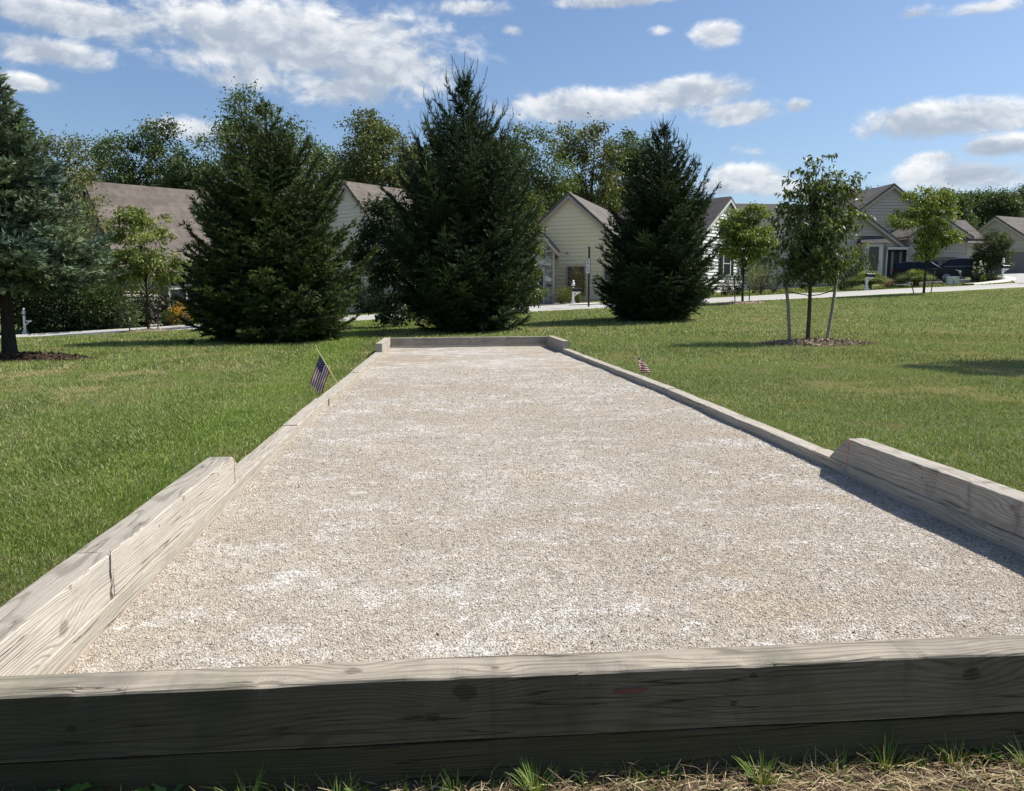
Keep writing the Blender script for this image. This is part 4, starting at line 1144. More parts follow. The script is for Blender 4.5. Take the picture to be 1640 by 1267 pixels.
# A: brown roofed house on the left
rA = house_root(154, 56, 52, 'pale sided house with a large brown shingle roof, leftmost across the street')
zA = zl(rA, 296, 154, 56)
put_block(rA, Block(0, 0, 11.6, 15, zA - 5.6, 5.6), TAUPE, R_BROWN, TRIMB)
# its long wall looks right-forward: windows and a door on local +x
wA = MB()
def side_window(root, x, y, z, w, h):
    x += .07
    mb = MB(); f = .1
    for s in (-1, 1): mb.box((x + .06, y + s * (w / 2 + f / 2), z), (.08, f, h + 2 * f))
    for s in (-1, 1): mb.box((x + .06, y, z + s * (h / 2 + f / 2)), (.08, w - .002, f))
    mb.box((x + .05, y, z), (.06, w - .002, .05))
    fr = mb.build('window', TRIM, root); MB().box((x + .04, y, z), (.03, w, h)).build('pane', GLASS, fr)
    for s in (-1, 1): MB().box((x + .06, y + s * (w / 2 + f + .24), z), (.05, .42, h + .1)).build('shutter', SHUT, root)
side_window(rA, 5.8, 3.2, 1.75, 1.0, 1.6); side_window(rA, 5.8, 7.6, 1.75, 1.0, 1.6)
window(rA, (2.2, 0, 1.8), 1.0, 1.5); window(rA, (-2.2, 0, 1.8), 1.0, 1.5)
# small entry gable on the long side
gE = MB(); pg = Block(0, 0, 2.6, 2.0, 2.5, 1.2)
e = empty('entry_porch', (5.8, 6.0, 0), R(90)); e.parent = rA
w_ = MB(); Block(0, -1.4, 2.6, 1.6, 2.55, 1.25).walls(w_, .2, ('front', 'left', 'right')); w_.build('wall', TAUPE, e)
r_ = MB(); Block(0, -1.4, 2.6, 1.6, 2.55, 1.25).roof(r_); r_.build('roof', R_BROWN, e)
t_ = MB(); Block(0, -1.4, 2.6, 1.6, 2.55, 1.25).trim(t_); t_.build('trim', TRIM, e)

# B: narrow pale gable
rB = house_root(561, 58, 43, 'pale sided house with a narrow steep gable between the left and the tallest spruce')
zB = zl(rB, 296, 561, 58)
put_block(rB, Block(0, 0, 11, 11, zB - 5.6, 5.6), CREAM, R_BROWN, TRIMB)
for wx in (1.0, 2.5, -2.0): window(rB, (wx, 0, 1.9), .75, 1.7)

# C: beige house with the stone wing
rC = house_root(911, 56, 24, 'beige sided house with a plain gable and a stone fronted wing, behind the sign post')
zC = zl(rC, 313.5, 911, 56)
put_block(rC, Block(0, 0, 9.6, 12, zC - 4.3, 4.3), BEIGE, R_GREY, TRIMB)
window(rC, (.55, 0, 1.45), 1.2, 1.9, mat=TRIMB); window(rC, (3.1, 0, 1.45), 1.0, 1.9, mat=TRIMB)
m_ = MB(); m_.box((-.1, -.12, 3.4), (.12, .1, .14)); m_.build('vent', TRIMB, rC)
# stone wing: its right front corner stands at photo x 887
xw = at(887, 470, 51).x
inv = rC.matrix_world.inverted() if False else (Matrix.Translation(rC.location) @ Matrix.Rotation(R(-24), 4, 'Z')).inverted()
cw = inv @ Vector((xw, 51, G(xw, 51)))
zs_ = at(887, 404, 51).z - rC.location.z
sw = Block(-2.6, 0, 5.2, 6.5, zs_ + .25, 2.95, ov=.3)
rW = empty('wing', (cw.x, cw.y, 0), R(24 - 7)); rW.parent = rC
w_ = MB(); u_, v_ = sw.u0, sw.v0
prof_ = [(u_ - 2.6, -.8), (u_ + 2.6, -.8), (u_ + 2.6, sw.hw), (u_, sw.hw + sw.hr), (u_ - 2.6, sw.hw)]
w_.add([(a, v_, b) for a, b in prof_] + [(a, v_ + 6.4, b) for a, b in prof_], [(0, 1, 2, 3, 4), (0, 5, 6, 1), (1, 6, 7, 2), (4, 9, 5, 0), (5, 9, 8, 7, 6)])
w_.build('stone_wall', STONE, rW)
r_ = MB(); sw.roof(r_); r_.build('roof', R_GREY, rW); t_ = MB(); sw.trim(t_)
t_.build('trim', TRIMB, rW)
d_ = MB(); d_.box((u_ + .75, v_ - .03, 1.0), (2.3, .1, 2.2)); g_ = d_.build('garage_door', DOORM, rW)
f_ = MB(); f_.box((u_ + 1.96, v_ - .05, 1.05), (.12, .16, 2.4)); f_.box((u_ + .75, v_ - .05, 2.18), (2.3, .16, .14)); f_.build('door_frame', plain('grey_frame', (.3, .3, .29), .6), rW)

# E: white sided house with black shutters
rE = house_root(1160, 62, -38, 'white sided house with black shutters, just right of the right spruce')
zE = zl(rE, 319.5, 1160, 62)
put_block(rE, Block(0, 0, 6.6, 10, zE - 2.6, 2.6), WHITE_S, R_DARK, TRIM)
zw = zl(rE, 421, 1155, 60.5)
window(rE, (.0, 0, zw), .95, 1.75, True); window(rE, (0.0, 0, zl(rE, 368, 1160, 61)), .9, 1.2, True); 
window(rE, (2.3, 0, zw), .6, 1.75)

# G: long grey tan house
rG = house_root(1419, 68, 0, 'large grey tan house with stacked gables, a porch, a chimney and a garage')
Gx, Gz = rG.location.x, rG.location.z
def gp(px, py, Y): 
    p = at(px, py, Y); return p.x - Gx, p.z - Gz
_, zt = gp(1419, 298, 68)
put_block(rG, Block(0, 0, 12.6, 10, zt - 4.6, 4.6, zb=-1.4), GREY_S, R_GREY, TRIMB)
u1, z1 = gp(1345, 319, 64); 
put_block(rG, Block(u1, -4, 11.4, 8, z1 - 3.85, 3.85, zb=-1.4), GREY_S, R_GREY, TRIMB)
u2, z2 = gp(1506, 350, 63.5); ue, ze_ = gp(1555, 383, 63.5)
put_block(rG, Block(u2, -4.5, 2 * (ue - u2) - .6, 9, ze_ + .2, z2 - ze_ - .2, zb=-1.4), GREY_S, R_GREY, TRIMB)
# left wing with its ridge along x
wl, zwl = gp(1192, 326, 67); wr, _ = gp(1372, 326, 67)
lw = empty('wing', ((wl + wr) / 2, -3.4, 0), R(0)); lw.parent = rG
def cross_block(root, xc, yc, Wx, Dy, hw, hr, wm, rm, tm, zb=-1.4):
    e = empty('wing', (xc - Wx / 2, yc, 0), R(90)); e.parent = root          # local x -> +y, local y -> -x
    e.location = (xc + Wx / 2, yc, 0)
    b = Block(0, 0, Dy, Wx, hw, hr, zb)
    w = MB(); b.walls(w, .25); w.build('wall', wm, e); r = MB(); b.roof(r); r.build('roof', rm, e); t = MB(); b.trim(t); t.build('trim', tm, e)
    return e
bpy.data.objects.remove(lw)
cross_block(rG, (wl + wr) / 2, 1.0, wr - wl, 9.0, zwl - 3.2, 3.2, GREY_S, R_DARK, TRIM)
fl = MB(); xa_, za_ = gp(1250, 457, 63.4); xb_, zb_ = gp(1350, 470, 63.4)
fl.box(((wl + u1) / 2, -3.60, za_ - .9), (u1 - wl - 1.2, .12, 1.8)); fl.build('foundation', BLOCK, rG)
dp = MB(); xd, zd = gp(1268.5, 420, 63.2); dp.tube([(xd, -3.75, zd), (xd, -3.75, zd - 2.6)], .06, 8); dp.build('downpipe', plain('dark_downpipe', (.03, .04, .05), .5), rG)
xq, zq = gp(1258, 425, 63); window(rG, (xq - 1.5, -3.5, zq), 1.0, 1.4, True)
# far right low wing behind the garage
xr0, zr0 = gp(1536, 352, 72); xr1, _ = gp(1568, 352, 72)
cross_block(rG, (xr0 + xr1) / 2 - 1.5, 6.5, (xr1 - xr0) + 3, 7, zr0 - 2.2, 2.2, GREY_S, R_GREY, TRIMB)
# chimney
xc0, zc0 = gp(1527, 323, 66); xc1, _ = gp(1537.5, 323, 66)
ch = MB(); ch.box(((xc0 + xc1) / 2, -1.2, zc0 - 2.2), (xc1 - xc0, .8, 4.4)); ch.box(((xc0 + xc1) / 2, -1.2, zc0 + .04), (xc1 - xc0 + .12, .92, .1)); ch.build('chimney', siding_mat('tan_chimney', (.36, .31, .23)), rG)
# bay window, porch
xb0, zb1 = gp(1397, 415, 63.6); bw = MB()
for s in (-1, 1): bw.box((xb0 + s * .62, -4.35, zb1), (.34, .5, 2.6))
bw.box((xb0, -4.35, zb1 - 1.15), (.9, .5, .3)); bw.box((xb0, -4.35, zb1 + 1.15), (.9, .5, .3)); bay = bw.build('bay_window', TRIM, rG)
MB().box((xb0, -4.40, zb1), (.9, .2, 2.0)).build('pane', GLASS, bay)
br = MB(); br.add([(xb0 - 1.3, -4.85, zb1 + 1.3), (xb0 + 1.3, -4.85, zb1 + 1.3), (xb0 + .9, -4.04, zb1 + 1.9), (xb0 - .9, -4.04, zb1 + 1.9), (xb0 - 1.3, -4.04, zb1 + 1.3), (xb0 + 1.3, -4.04, zb1 + 1.3)], [(0, 1, 2, 3), (0, 3, 4), (1, 5, 2), (0, 4, 5, 1)]); br.build('bay_roof', R_DARK, rG)
xp0, zp0 = gp(1421, 400, 63.8); xp1, zp1 = gp(1449, 446, 63.8)
po = MB(); po.box(((xp0 + xp1) / 2, -4.12, (zp0 + zp1) / 2), (xp1 - xp0, .06, zp0 - zp1)); pch = po.build('porch_shade_panel', DARK, rG)  # flat dark panel on the wall, painted as the shade inside the porch
pc = MB(); pc.box((xp1 + .02, -4.4, (zp0 + zp1) / 2 - .1), (.16, .16, zp0 - zp1 + .2)); pc.box((xp0 - .02, -4.2, (zp0 + zp1) / 2), (.12, .1, zp0 - zp1)); pc.box(((xp0 + xp1) / 2, -4.3, zp0 + .1), (xp1 - xp0 + .3, .5, .2)); pc.build('porch_post', TRIM, rG)
do = MB(); do.box(((xp0 + xp1) / 2 + .0, -4.17, zp1 + 1.05), (.5, .06, 2.0)); dd = do.build('door', plain('black_door', (.015, .015, .02), .3, .5), rG)
df = MB(); 
for s in (-1, 1): df.box(((xp0 + xp1) / 2 + s * .36, -4.19, zp1 + 1.1), (.2, .05, 2.2))
df.build('door_frame', plain('grey_door_frame', (.2, .2, .2), .6), rG)
# garage door
xg0, zg0 = gp(1464, 412, 63.4); xg1, zg1 = gp(1546, 450, 63.4)
gd = MB(); gd.box(((xg0 + xg1) / 2, -4.56, (zg0 + zg1) / 2), (xg1 - xg0, .08, zg0 - zg1))
for k in range(1, 4): gd.box(((xg0 + xg1) / 2, -4.61, zg0 + (zg1 - zg0) * k / 4), (xg1 - xg0, .02, .04))
gdo = gd.build('garage_door', GARAGE, rG)
for k in range(4):
    xx = xg0 + (xg1 - xg0) * (k + .5) / 4
    p = MB(); p.box((xx, -4.615, zg0 - .42), ((xg1 - xg0) / 4 - .35, .03, .42)); p.build('window', GLASS, gdo)
gb = MB(); gb.box(((xg0 + xg1) / 2, -4.6, zg0 + .12), (xg1 - xg0 + .3, .14, .2)); gb.build('door_header', TRIMB, rG)
xe0, ze0 = gp(1512, 386, 63.4)
eb = MB(); eb.box(((u2 + ue) / 2 + .2, -4.75, ze0 + .1), ((ue - u2) * 1.7, .5, .16)); eb.build('pent_roof', R_DARK, rG)

# H: house at the far right
rH = house_root(1588, 80, 68, 'grey house with a wide garage door at the right edge of the view')
zH = zl(rH, 349, 1590, 80)
put_block(rH, Block(0, 0, 10.5, 14, zH - 3.6, 3.6, zb=-1.5), GREY_S, R_GREY, TRIMB)
gd = MB(); gd.box((2.5, -.06, .95), (4.6, .1, 2.5)); 
for k in range(1, 4): gd.box((2.5, -.12, -.3 + 2.5 * k / 4), (4.6, .02, .04))
gd.build('garage_door', GARAGE, rH)
gb = MB(); gb.box((2.5, -.1, 2.32), (5.0, .14, .22)); gb.build('door_header', TRIMB, rH)

# ------------------------------------------------------------------ driveways, aprons
def patch(name, pts, dz, mat, n=14):
    """bilinear sheet over four ground points"""
    a, b, c, d = [Vector((*p, 0)) for p in pts]; V = []
    for i in range(n + 1):
        for j in range(n + 1):
            u, v = i / n, j / n
            p = (a * (1 - u) + b * u) * (1 - v) + (d * (1 - u) + c * u) * v
            V.append((p.x, p.y, G(p.x, p.y) + dz))
    F = [(i * (n + 1) + j, (i + 1) * (n + 1) + j, (i + 1) * (n + 1) + j + 1, i * (n + 1) + j + 1) for i in range(n) for j in range(n)]
    return tag(link(name, np_mesh(name, np.array(V), np.array(F)), mat), kind='structure')
def bx(px, Y): return at(px, 470, Y).x
x0, x1 = bx(908, 48), bx(960, 48)
patch('driveway_apron', [(x0, rf(x0) - .05), (x1, rf(x1) - .05), (x1, rf(x1) + 1.6), (x0, rf(x0) + 1.6)], .068, CONC)
patch('driveway', [(x0 - .5, rf(x0) + 1.5), (x1 + .5, rf(x1) + 1.5), (x1 - 1.5, 53.5), (x0 - 6.5, 52.5)], .05, DRIVE)
x2, x3 = bx(1455, 50), bx(1562, 50)
patch('driveway', [(bx(1448, 54), 55.5), (bx(1575, 54), 55.5), (bx(1572, 63), 63.2), (bx(1450, 63), 63.2)], .05, DRIVE)
xs0, xs1 = bx(1592, 48), bx(1760, 48)
patch('side_street', [(xs0, rf(xs0) - .02), (xs1, rf(xs1) - .02), (bx(1720, 78), 78), (bx(1600, 78), 78)], .05, ROADM)
# pale kerb bending round the corner
def curved_kerb(name, pix, w, dz):
    pts = [Vector((*ghit(*p), 0)) for p in pix]; V = []; n = 40
    for i in range(n + 1):
        s = i / n * (len(pts) - 1); k = min(int(s), len(pts) - 2); f = s - k
        P = [pts[max(0, k - 1)], pts[k], pts[k + 1], pts[min(len(pts) - 1, k + 2)]]
        p = .5 * ((2 * P[1]) + (P[2] - P[0]) * f + (2 * P[0] - 5 * P[1] + 4 * P[2] - P[3]) * f * f + (-P[0] + 3 * P[1] - 3 * P[2] + P[3]) * f ** 3)
        d = (P[2] - P[1]).normalized(); nn = Vector((-d.y, d.x, 0))
        for q, h in ((0, -.12), (0, dz), (w, dz), (w, -.12)):
            v = p + nn * q; V.append((v.x, v.y, G(v.x, v.y) + h))
    F = [(i * 4 + j, (i + 1) * 4 + j, (i + 1) * 4 + j + 1, i * 4 + j + 1) for i in range(n) for j in range(3)]
    tag(link(name, np_mesh(name, np.array(V), np.array(F)), CONC), kind='structure')
curved_kerb('corner_kerb', [(1560, 456.5), (1590, 454.0), (1612, 451.2), (1624, 449.0), (1626, 447.2), (1618, 445.4), (1606, 444.2)], .8, .10)
NO_GRASS = [(x0 - 6, x1 + .6, 47, 53.6), (bx(1448, 54) - .3, bx(1575, 54) + .4, 55, 64), (xs0 + 2, 80, 46, 80)]

# ------------------------------------------------------------------ mailboxes, sign, pedestals
WHITEP = plain('white_vinyl', (.72, .72, .70), .45, vary=.05); BLACKP = plain('black_metal', (.02, .02, .023), .4, vary=.2)
def mailbox(px, Y, H, label, finial=True, rz=0.0, box=True):
    x = at(px, 470, Y).x
    r = empty('mailbox', (x, Y, G(x, Y)), R(rz), label, 'mailbox', 'mailboxes along the street')
    p = MB(); p.box((0, 0, .06), (.26, .26, .22)); p.box((0, 0, H * .45), (.12, .12, H * .9 + .1)); p.box((0, 0, .25), (.2, .2, .05))
    p.box((.2, 0, H * .62), (.44, .1, .09)); p.tube([(.04, 0, H * .45), (.3, 0, H * .6)], .035, 6)
    p.box((0, 0, H * .96), (.20, .20, .05)); p.box((0, 0, H * .93), (.12, .12, H * .1)); p.build('post', WHITEP, r)
    if finial:
        f = MB(); f.lathe((0, 0, H * .97), [(.05, 0), (.09, .05), (.10, .14), (.06, .16), (.05, .2), (.075, .25), (.05, .31), (.0, .33)], 10); f.build('finial', WHITEP, r)
    if box:
        b = MB(); L = .5; n = 10; pr = [(-.1, 0), (.1, 0)] + [(.1 * math.cos(math.pi * k / n), .13 + .1 * math.sin(math.pi * k / n)) for k in range(n + 1)]
        V = [(-.06 + .0, y, z + H * .665) for y, z in pr] + [(L, y, z + H * .665) for y, z in pr]; m = len(pr)
        b.add(V, [tuple(range(m)), tuple(range(2 * m - 1, m - 1, -1))] + [(i, (i + 1) % m, m + (i + 1) % m, m + i) for i in range(m)]); bo = b.build('letter_box', BLACKP, r)
        fl = MB(); fl.box((.3, -.115, H * .665 + .17), (.025, .012, .12)); fl.build('flag', BLACKP, bo)
    return r
mailbox(918, 48.3, 1.22, 'white post mailbox with urn finial before the beige house')
mailbox(1387, 48.6, 1.28, 'white post mailbox with a black box before the grey house', False)
mailbox(628, 48.7, 1.05, 'white post mailbox between the left and the tallest spruce', False)
mailbox(1603, 55.5, 1.35, 'white post mailbox with a cap at the far right corner', True)
mailbox(36, 50.2, 1.3, 'white post mailbox among pale hydrangea behind the blue spruce trunk', True, box=False)

Ys = 43.6; xs_ = at(943, 470, Ys).x
rs = empty('street_sign', (xs_, Ys, G(xs_, Ys)), R(-71), 'thin black street sign post with a white plate seen almost edge on', 'sign')
hs = at(943, 397, Ys).z - rs.location.z
p = MB(); p.tube([(0, 0, -.3), (0, 0, hs)], .055, 10); p.lathe((0, 0, hs), [(.055, 0), (.08, .02), (.05, .06), (.0, .1)], 10); p.build('post', BLACKP, rs)
zt_, zb_ = at(943, 414, Ys).z - rs.location.z, at(943, 438, Ys).z - rs.location.z
pl = MB(); pl.box((0, -.075, (zt_ + zb_) / 2), (.46, .02, zt_ - zb_)); pl.build('plate', WHITEP, rs)
bo = MB(); hh = (zt_ - zb_)
for s in (-1, 1): bo.box((s * .235, -.08, (zt_ + zb_) / 2), (.02, .03, hh + .04))
for s in (-1, 1): bo.box((0, -.08, (zt_ + zb_) / 2 + s * (hh / 2 + .01)), (.449, .03, .02))
bo.build('plate_frame', BLACKP, rs)
lt = MB()
for k, fq in enumerate((.86, .62, .38, .15)):
    z = zb_ + hh * fq
    lt.box((-.03, -.088, z + .05), (.2, .008, .035)); lt.box((-.09, -.088, z), (.04, .008, .11)); 
    if k % 2: lt.box((.07, -.088, z), (.04, .008, .07))
    else: lt.box((-.03, -.088, z - .05), (.2, .008, .03))
lt.build('lettering', BLACKP, rs)

PEDG = plain('pale_green_grey_plastic', (.52, .53, .48), .6, vary=.1)
for k, (px, w, lab) in enumerate([(1519.5, .36, 'boxy pale utility pedestal, left of the pair on the verge'), (1529.5, .36, 'tapered pale utility pedestal, right of the pair on the verge')]):
    Y = 52.5; x = at(px, 470, Y).x; r = empty('utility_pedestal', (x, Y, G(x, Y)), R(-15), lab, 'utility box', 'utility pedestals on the verge')
    hz_ = at(px, 443, Y).z - r.location.z
    m = MB(); m.box((0, 0, hz_ / 2 - .1), (w * .95, .38, hz_ + .2 - .12), taper=.86 if k else .97); m.build('body', PEDG, r)
    c = MB(); c.box((0, 0, hz_ - .04), (w * (.86 if k else .97) + .03, .38, .12), taper=.8); c.build('lid', PEDG, r)

# ------------------------------------------------------------------ cars
CARP, _t = newmat('black_car_paint'); _t.out(principled(_t, (.005, .006, .008), .34, None, .2, 0.0, Coat_Weight=.2, Coat_Roughness=.08))
NAVY, _t = newmat('navy_car_paint'); _t.out(principled(_t, (.006, .008, .012), .34, None, .2, 0.0, Coat_Weight=.2, Coat_Roughness=.08))
CGL, _t = newmat('car_glass'); _t.out(principled(_t, (.008, .010, .014), .06, None, .35))
TYRE = plain('tyre_rubber', (.018, .018, .018), .9); RIM = plain('alloy', (.5, .5, .52), .3, metal=.8, vary=.05); CHR = plain('chrome', (.7, .7, .72), .15, metal=1.0, vary=.02)
LAMP = plain('headlamp_lens', (.75, .77, .8), .1, .6, vary=.03); TAIL = plain('tail_lamp', (.30, .02, .02), .2, .5)
PLATE = plain('white_plate', (.7, .7, .7), .5)
def suv(loc, rz, paint, label, L=4.75, Wd=1.86, H=1.72, rails=True):
    r = empty('parked_car', loc, rz, label, 'car', 'cars parked on the driveway')
    # side outline x forward
    pr = [(-.48, .30), (-.5, .62), (-.485, 1.0), (-.47, 1.08), (-.445, 1.45), (-.41, 1.62), (-.30, 1.69), (-.05, 1.70), (.08, 1.66), (.235, 1.12), (.30, 1.07), (.44, 1.0), (.48, .9), (.5, .62), (.49, .32), (.42, .26), (-.42, .26)]
    pr = [(x * L, z * H / 1.70) for x, z in pr]
    secs = []
    for wy, up in ((-1, 0), (-.93, 1), (.93, 1), (1, 0)): secs.append((wy, up))
    V = []; n = len(pr)
    def hw(z): return Wd / 2 * (1.0 - .03 * abs(z - .7) - (max(0, z - 1.02) * .26))
    ring = []
    for s in (-1, -.9, -.5, 0, .5, .9, 1):
        for x, z in pr:
            k = 1.0 if abs(s) < 1 else 1.0
            inset = .06 if abs(s) == 1 else 0
            cx_ = x * (1 - inset * .35 * abs(x) / (L / 2)) * (1 - .03 * s * s)
            zz = z - (.035 if abs(s) == 1 and z > 1.2 else 0)
            V.append((cx_, s * hw(z), zz))
    F = [(a * n + i, a * n + (i + 1) % n, (a + 1) * n + (i + 1) % n, (a + 1) * n + i) for a in range(6) for i in range(n)]
    F += [tuple(range(n)), tuple(range(6 * n, 7 * n))]
    b = MB(); b.add(V, F); bo = b.build('body', paint, r)
    for s in (-1, 1):
        y = s
        for nm, q in (('window', [(-.44, 1.13), (-.415, 1.55), (-.27, 1.6), (-.22, 1.6), (-.23, 1.12)]), ('window', [(-.215, 1.12), (-.205, 1.6), (-.02, 1.6), (-.0, 1.11)]), ('window', [(.015, 1.11), (-.005, 1.6), (.07, 1.58), (.205, 1.11)])):
            m = MB(); pts = [(x * L * .985, s * (hw(z * H / 1.7) + .008), z * H / 1.7) for x, z in q]; m.add(pts, [tuple(range(len(q)))]); m.build(nm, CGL, r)
        m = MB(); m.tube([(-.40 * L, s * (hw(1.1) + .0), 1.09 * H / 1.7), (.2 * L, s * hw(1.08), 1.085 * H / 1.7)], .012, 5); m.build('chrome_strip', CHR, r)
        if rails:
            m = MB(); m.tube([(-.36 * L, s * .62, 1.66 * H / 1.7), (-.33 * L, s * .62, 1.76 * H / 1.7), (-.02 * L, s * .62, 1.76 * H / 1.7), (.02 * L, s * .62, 1.67 * H / 1.7)], .022, 6); m.build('roof_rail', CHR, r)
        for x in (-.31, .31):
            w = MB(); w.lathe((x * L, s * (Wd / 2 - .12), .37), [(.20, -.13), (.36, -.13), (.375, -.08), (.375, .08), (.36, .125), (.25, .13)], 24, axis='Y'); wh = w.build('wheel', TYRE, r)
            d = MB(); yy = s * (Wd / 2 + .012); d.lathe((x * L, yy, .37), [(.25, -.02), (.25, .012), (.22, .016)], 20, axis='Y'); d.build('hub', plain('wheel_well', (.04, .04, .04), .6) if False else TYRE, wh)
            d = MB()
            for k in range(7):
                a = 2 * math.pi * k / 7; d.box((x * L + .12 * math.cos(a), yy + s * .012, .37 + .12 * math.sin(a)), (.22, .03, .05), ry=-a)
            d.lathe((x * L, yy + s * .01, .37), [(.235, -.02), (.265, -.02), (.265, .015), (.235, .015), (.235, -.02)], 22, axis='Y'); d.build('rim', RIM, wh)
        mi = MB(); mi.box((.19 * L, s * (Wd / 2 + .06), 1.14 * H / 1.7), (.12, .2, .15)); mi.build('mirror', paint, r)
        hl = MB(); hl.box((.455 * L, s * .68, .86 * H / 1.7), (.24, .34, .15), rz=-s * .35); hl.build('headlight', LAMP, r)
        tl = MB(); tl.box((-.468 * L, s * .80, .98 * H / 1.7), (.14, .17, .30)); tl.build('tail_light', TAIL, r)
    w = MB(); q = [(.10, 1.60), (.228, 1.14)]
    for (x0, z0), (x1, z1), nm in (((.093, 1.625), (.226, 1.15), 'windscreen'), ((-.4365, 1.58), (-.476, 1.12), 'rear_window')):
        m = MB(); dx = .012 if x0 > 0 else -.012; k = H / 1.7
        m.add([(x0 * L * .985 + dx, -hw(z0) * .82, z0 * k + .012), (x0 * L * .985 + dx, hw(z0) * .82, z0 * k + .012), (x1 * L * .985 + dx * 2.2, hw(z1) * .88, z1 * k + .012), (x1 * L * .985 + dx * 2.2, -hw(z1) * .88, z1 * k + .012)], [(0, 1, 2, 3)]); m.build(nm, CGL, r)
    g = MB(); 
    for k in range(4): g.box((.492 * L, 0, .62 + k * .07), (.05, 1.0, .035))
    g.build('grille', CHR, r)
    for q in (((.49 * L, 0, .42), (.12, 1.5, .16)), ((-.49 * L, 0, .50), (.14, 1.6, .2))):
        bp = MB(); bp.box(*q); bp.build('bumper', plain('dark_plastic', (.03, .03, .032), .6), r)
    pt_ = MB(); pt_.box((-.503 * L, 0, .86), (.02, .34, .17)); pt_.build('number_plate', PLATE, r)
    return r
c1 = gl(1481, 58.0, .05); c2 = gl(1527, 61.0, .05)
suv(c1, R(-38), CARP, 'black car with bright wheels nosing out behind the two pale pedestals', L=4.7, H=1.6, rails=False)
suv(c2, R(148), NAVY, 'dark navy car with roof rails and red tail lamp, backed beside the round bush', L=4.8, H=1.72)

# ------------------------------------------------------------------ shrubs and flowers by the houses
SH_D = ((.014, .026, .010), (.045, .066, .022)); SH_M = ((.03, .052, .014), (.085, .115, .032)); SH_Y = ((.09, .11, .015), (.22, .235, .03)); SH_R = ((.05, .022, .022), (.11, .05, .045)); SH_G = ((.12, .145, .06), (.30, .31, .16)); SH_GO = ((.10, .075, .025), (.20, .145, .05))
GS = 'shrubs and beds before the houses'
def sh(px, Y, w, top, seed, label, cols, n=1300, leaf=(.10, .055), name='shrub', dy=.8, **k):
    b = gl(px, Y); rw = w * Y / FPX / 2; h = at(px, top, Y).z - b.z
    return shrub(b, rw, rw * dy, h, seed, label, cols, n, leaf, name, 'shrub', GS, **k)
# left bed
sh(100, 50.8, 150, 440, 401, 'big dark hedge like shrub behind the blue spruce trunk', SH_D, 11000, (.17, .10))
sh(165, 50.2, 95, 452, 402, 'mid green shrub right of the big dark one on the left', SH_M, 5500, (.16, .08))
sh(60, 53.0, 150, 400, 408, 'tall dark shrub at the left edge behind the street', SH_D, 9000, (.18, .1))
sh(200, 49.6, 46, 484, 403, 'pale broad leaved plant low beside the locust tree', ((.06, .085, .03), (.15, .18, .08)), 700, (.2, .09))
sh(44, 51.0, 40, 496, 404, 'hydrangea with cream flower heads round the left mailbox', SH_M, 700, (.12, .09))
blossoms(bpy.data.objects['shrub'] if False else [o for o in COL.objects if o.get('label', '').startswith('hydrangea with cream')][0], .95, .75, .25, 1.15, 34, (.66, .66, .46), 1, 'blossoms')
hy = sh(264, 51.3, 48, 472, 405, 'hydrangea with pinkish white flower heads before the brown roofed house', SH_D, 2400, (.12, .09)); blossoms(hy, 1.2, 1.0, .3, 1.6, 90, (.66, .50, .48), 2, 'blossoms', .075)
sh(270, 49.8, 34, 494, 406, 'low dark green mound in front of the pinkish hydrangea', SH_M, 1800, (.06, .04))
ye = sh(294, 50.4, 46, 480, 407, 'bed of orange yellow flowers before the brown roofed house', SH_M, 700, (.09, .04)); blossoms(ye, 1.1, .9, .3, 1.25, 120, (.80, .42, .03), 3, 'blossoms', .08)
sh(232, 51.5, 60, 470, 409, 'dark shrub under the window behind the locust tree', SH_D, 5000, (.11, .06))
# middle
sh(592, 53, 90, 452, 410, 'wide dark rounded shrub before the narrow pale gable', SH_D, 6500, (.11, .065))
sh(898, 50.5, 28, 457, 411, 'rounded golden yew shrub beside the stone wall', SH_Y, 2200, (.05, .03)); sh(912, 50.8, 26, 459, 412, 'middle golden yew shrub half hidden by the mailbox', SH_Y, 1800, (.05, .03)); sh(926.5, 50.4, 12, 463, 413, 'smallest golden yew shrub right of the mailbox', SH_Y, 900, (.05, .03))
sh(925, 53.8, 38, 422, 414, 'tall feathery bronze shrub against the beige wall', ((.05, .05, .018), (.16, .13, .05)), 2600, (.13, .03), spiky=1.0)
# right
sh(1160, 52, 22, 447, 415, 'reddish shrub beside the right spruce', SH_R, 800, (.08, .05))
sh(1183, 52.5, 40, 432, 416, 'dark bushy shrub before the white siding house', SH_D, 1600, (.1, .06))
sh(1206, 54.5, 52, 420, 417, 'pale ornamental grass clump before the white siding house', SH_G, 1800, (.35, .02), 'ornamental_grass', spiky=1.6)
sh(1218, 52.3, 22, 441, 418, 'dark purple barberry shrub before the white siding house', ((.022, .012, .014), (.06, .028, .028)), 1200, (.06, .04))
sh(1239, 53, 24, 447, 419, 'grey green clipped round shrub by the blue grey foundation', ((.055, .065, .035), (.10, .11, .065)), 1500, (.05, .03))
sh(1347, 52, 40, 440, 420, 'dark low shrub behind the right stake of the drooping tree', SH_D, 1100, (.1, .06))
sh(1375, 60, 60, 395, 421, 'small green garden tree before the bay window', SH_M, 2600, (.15, .08))
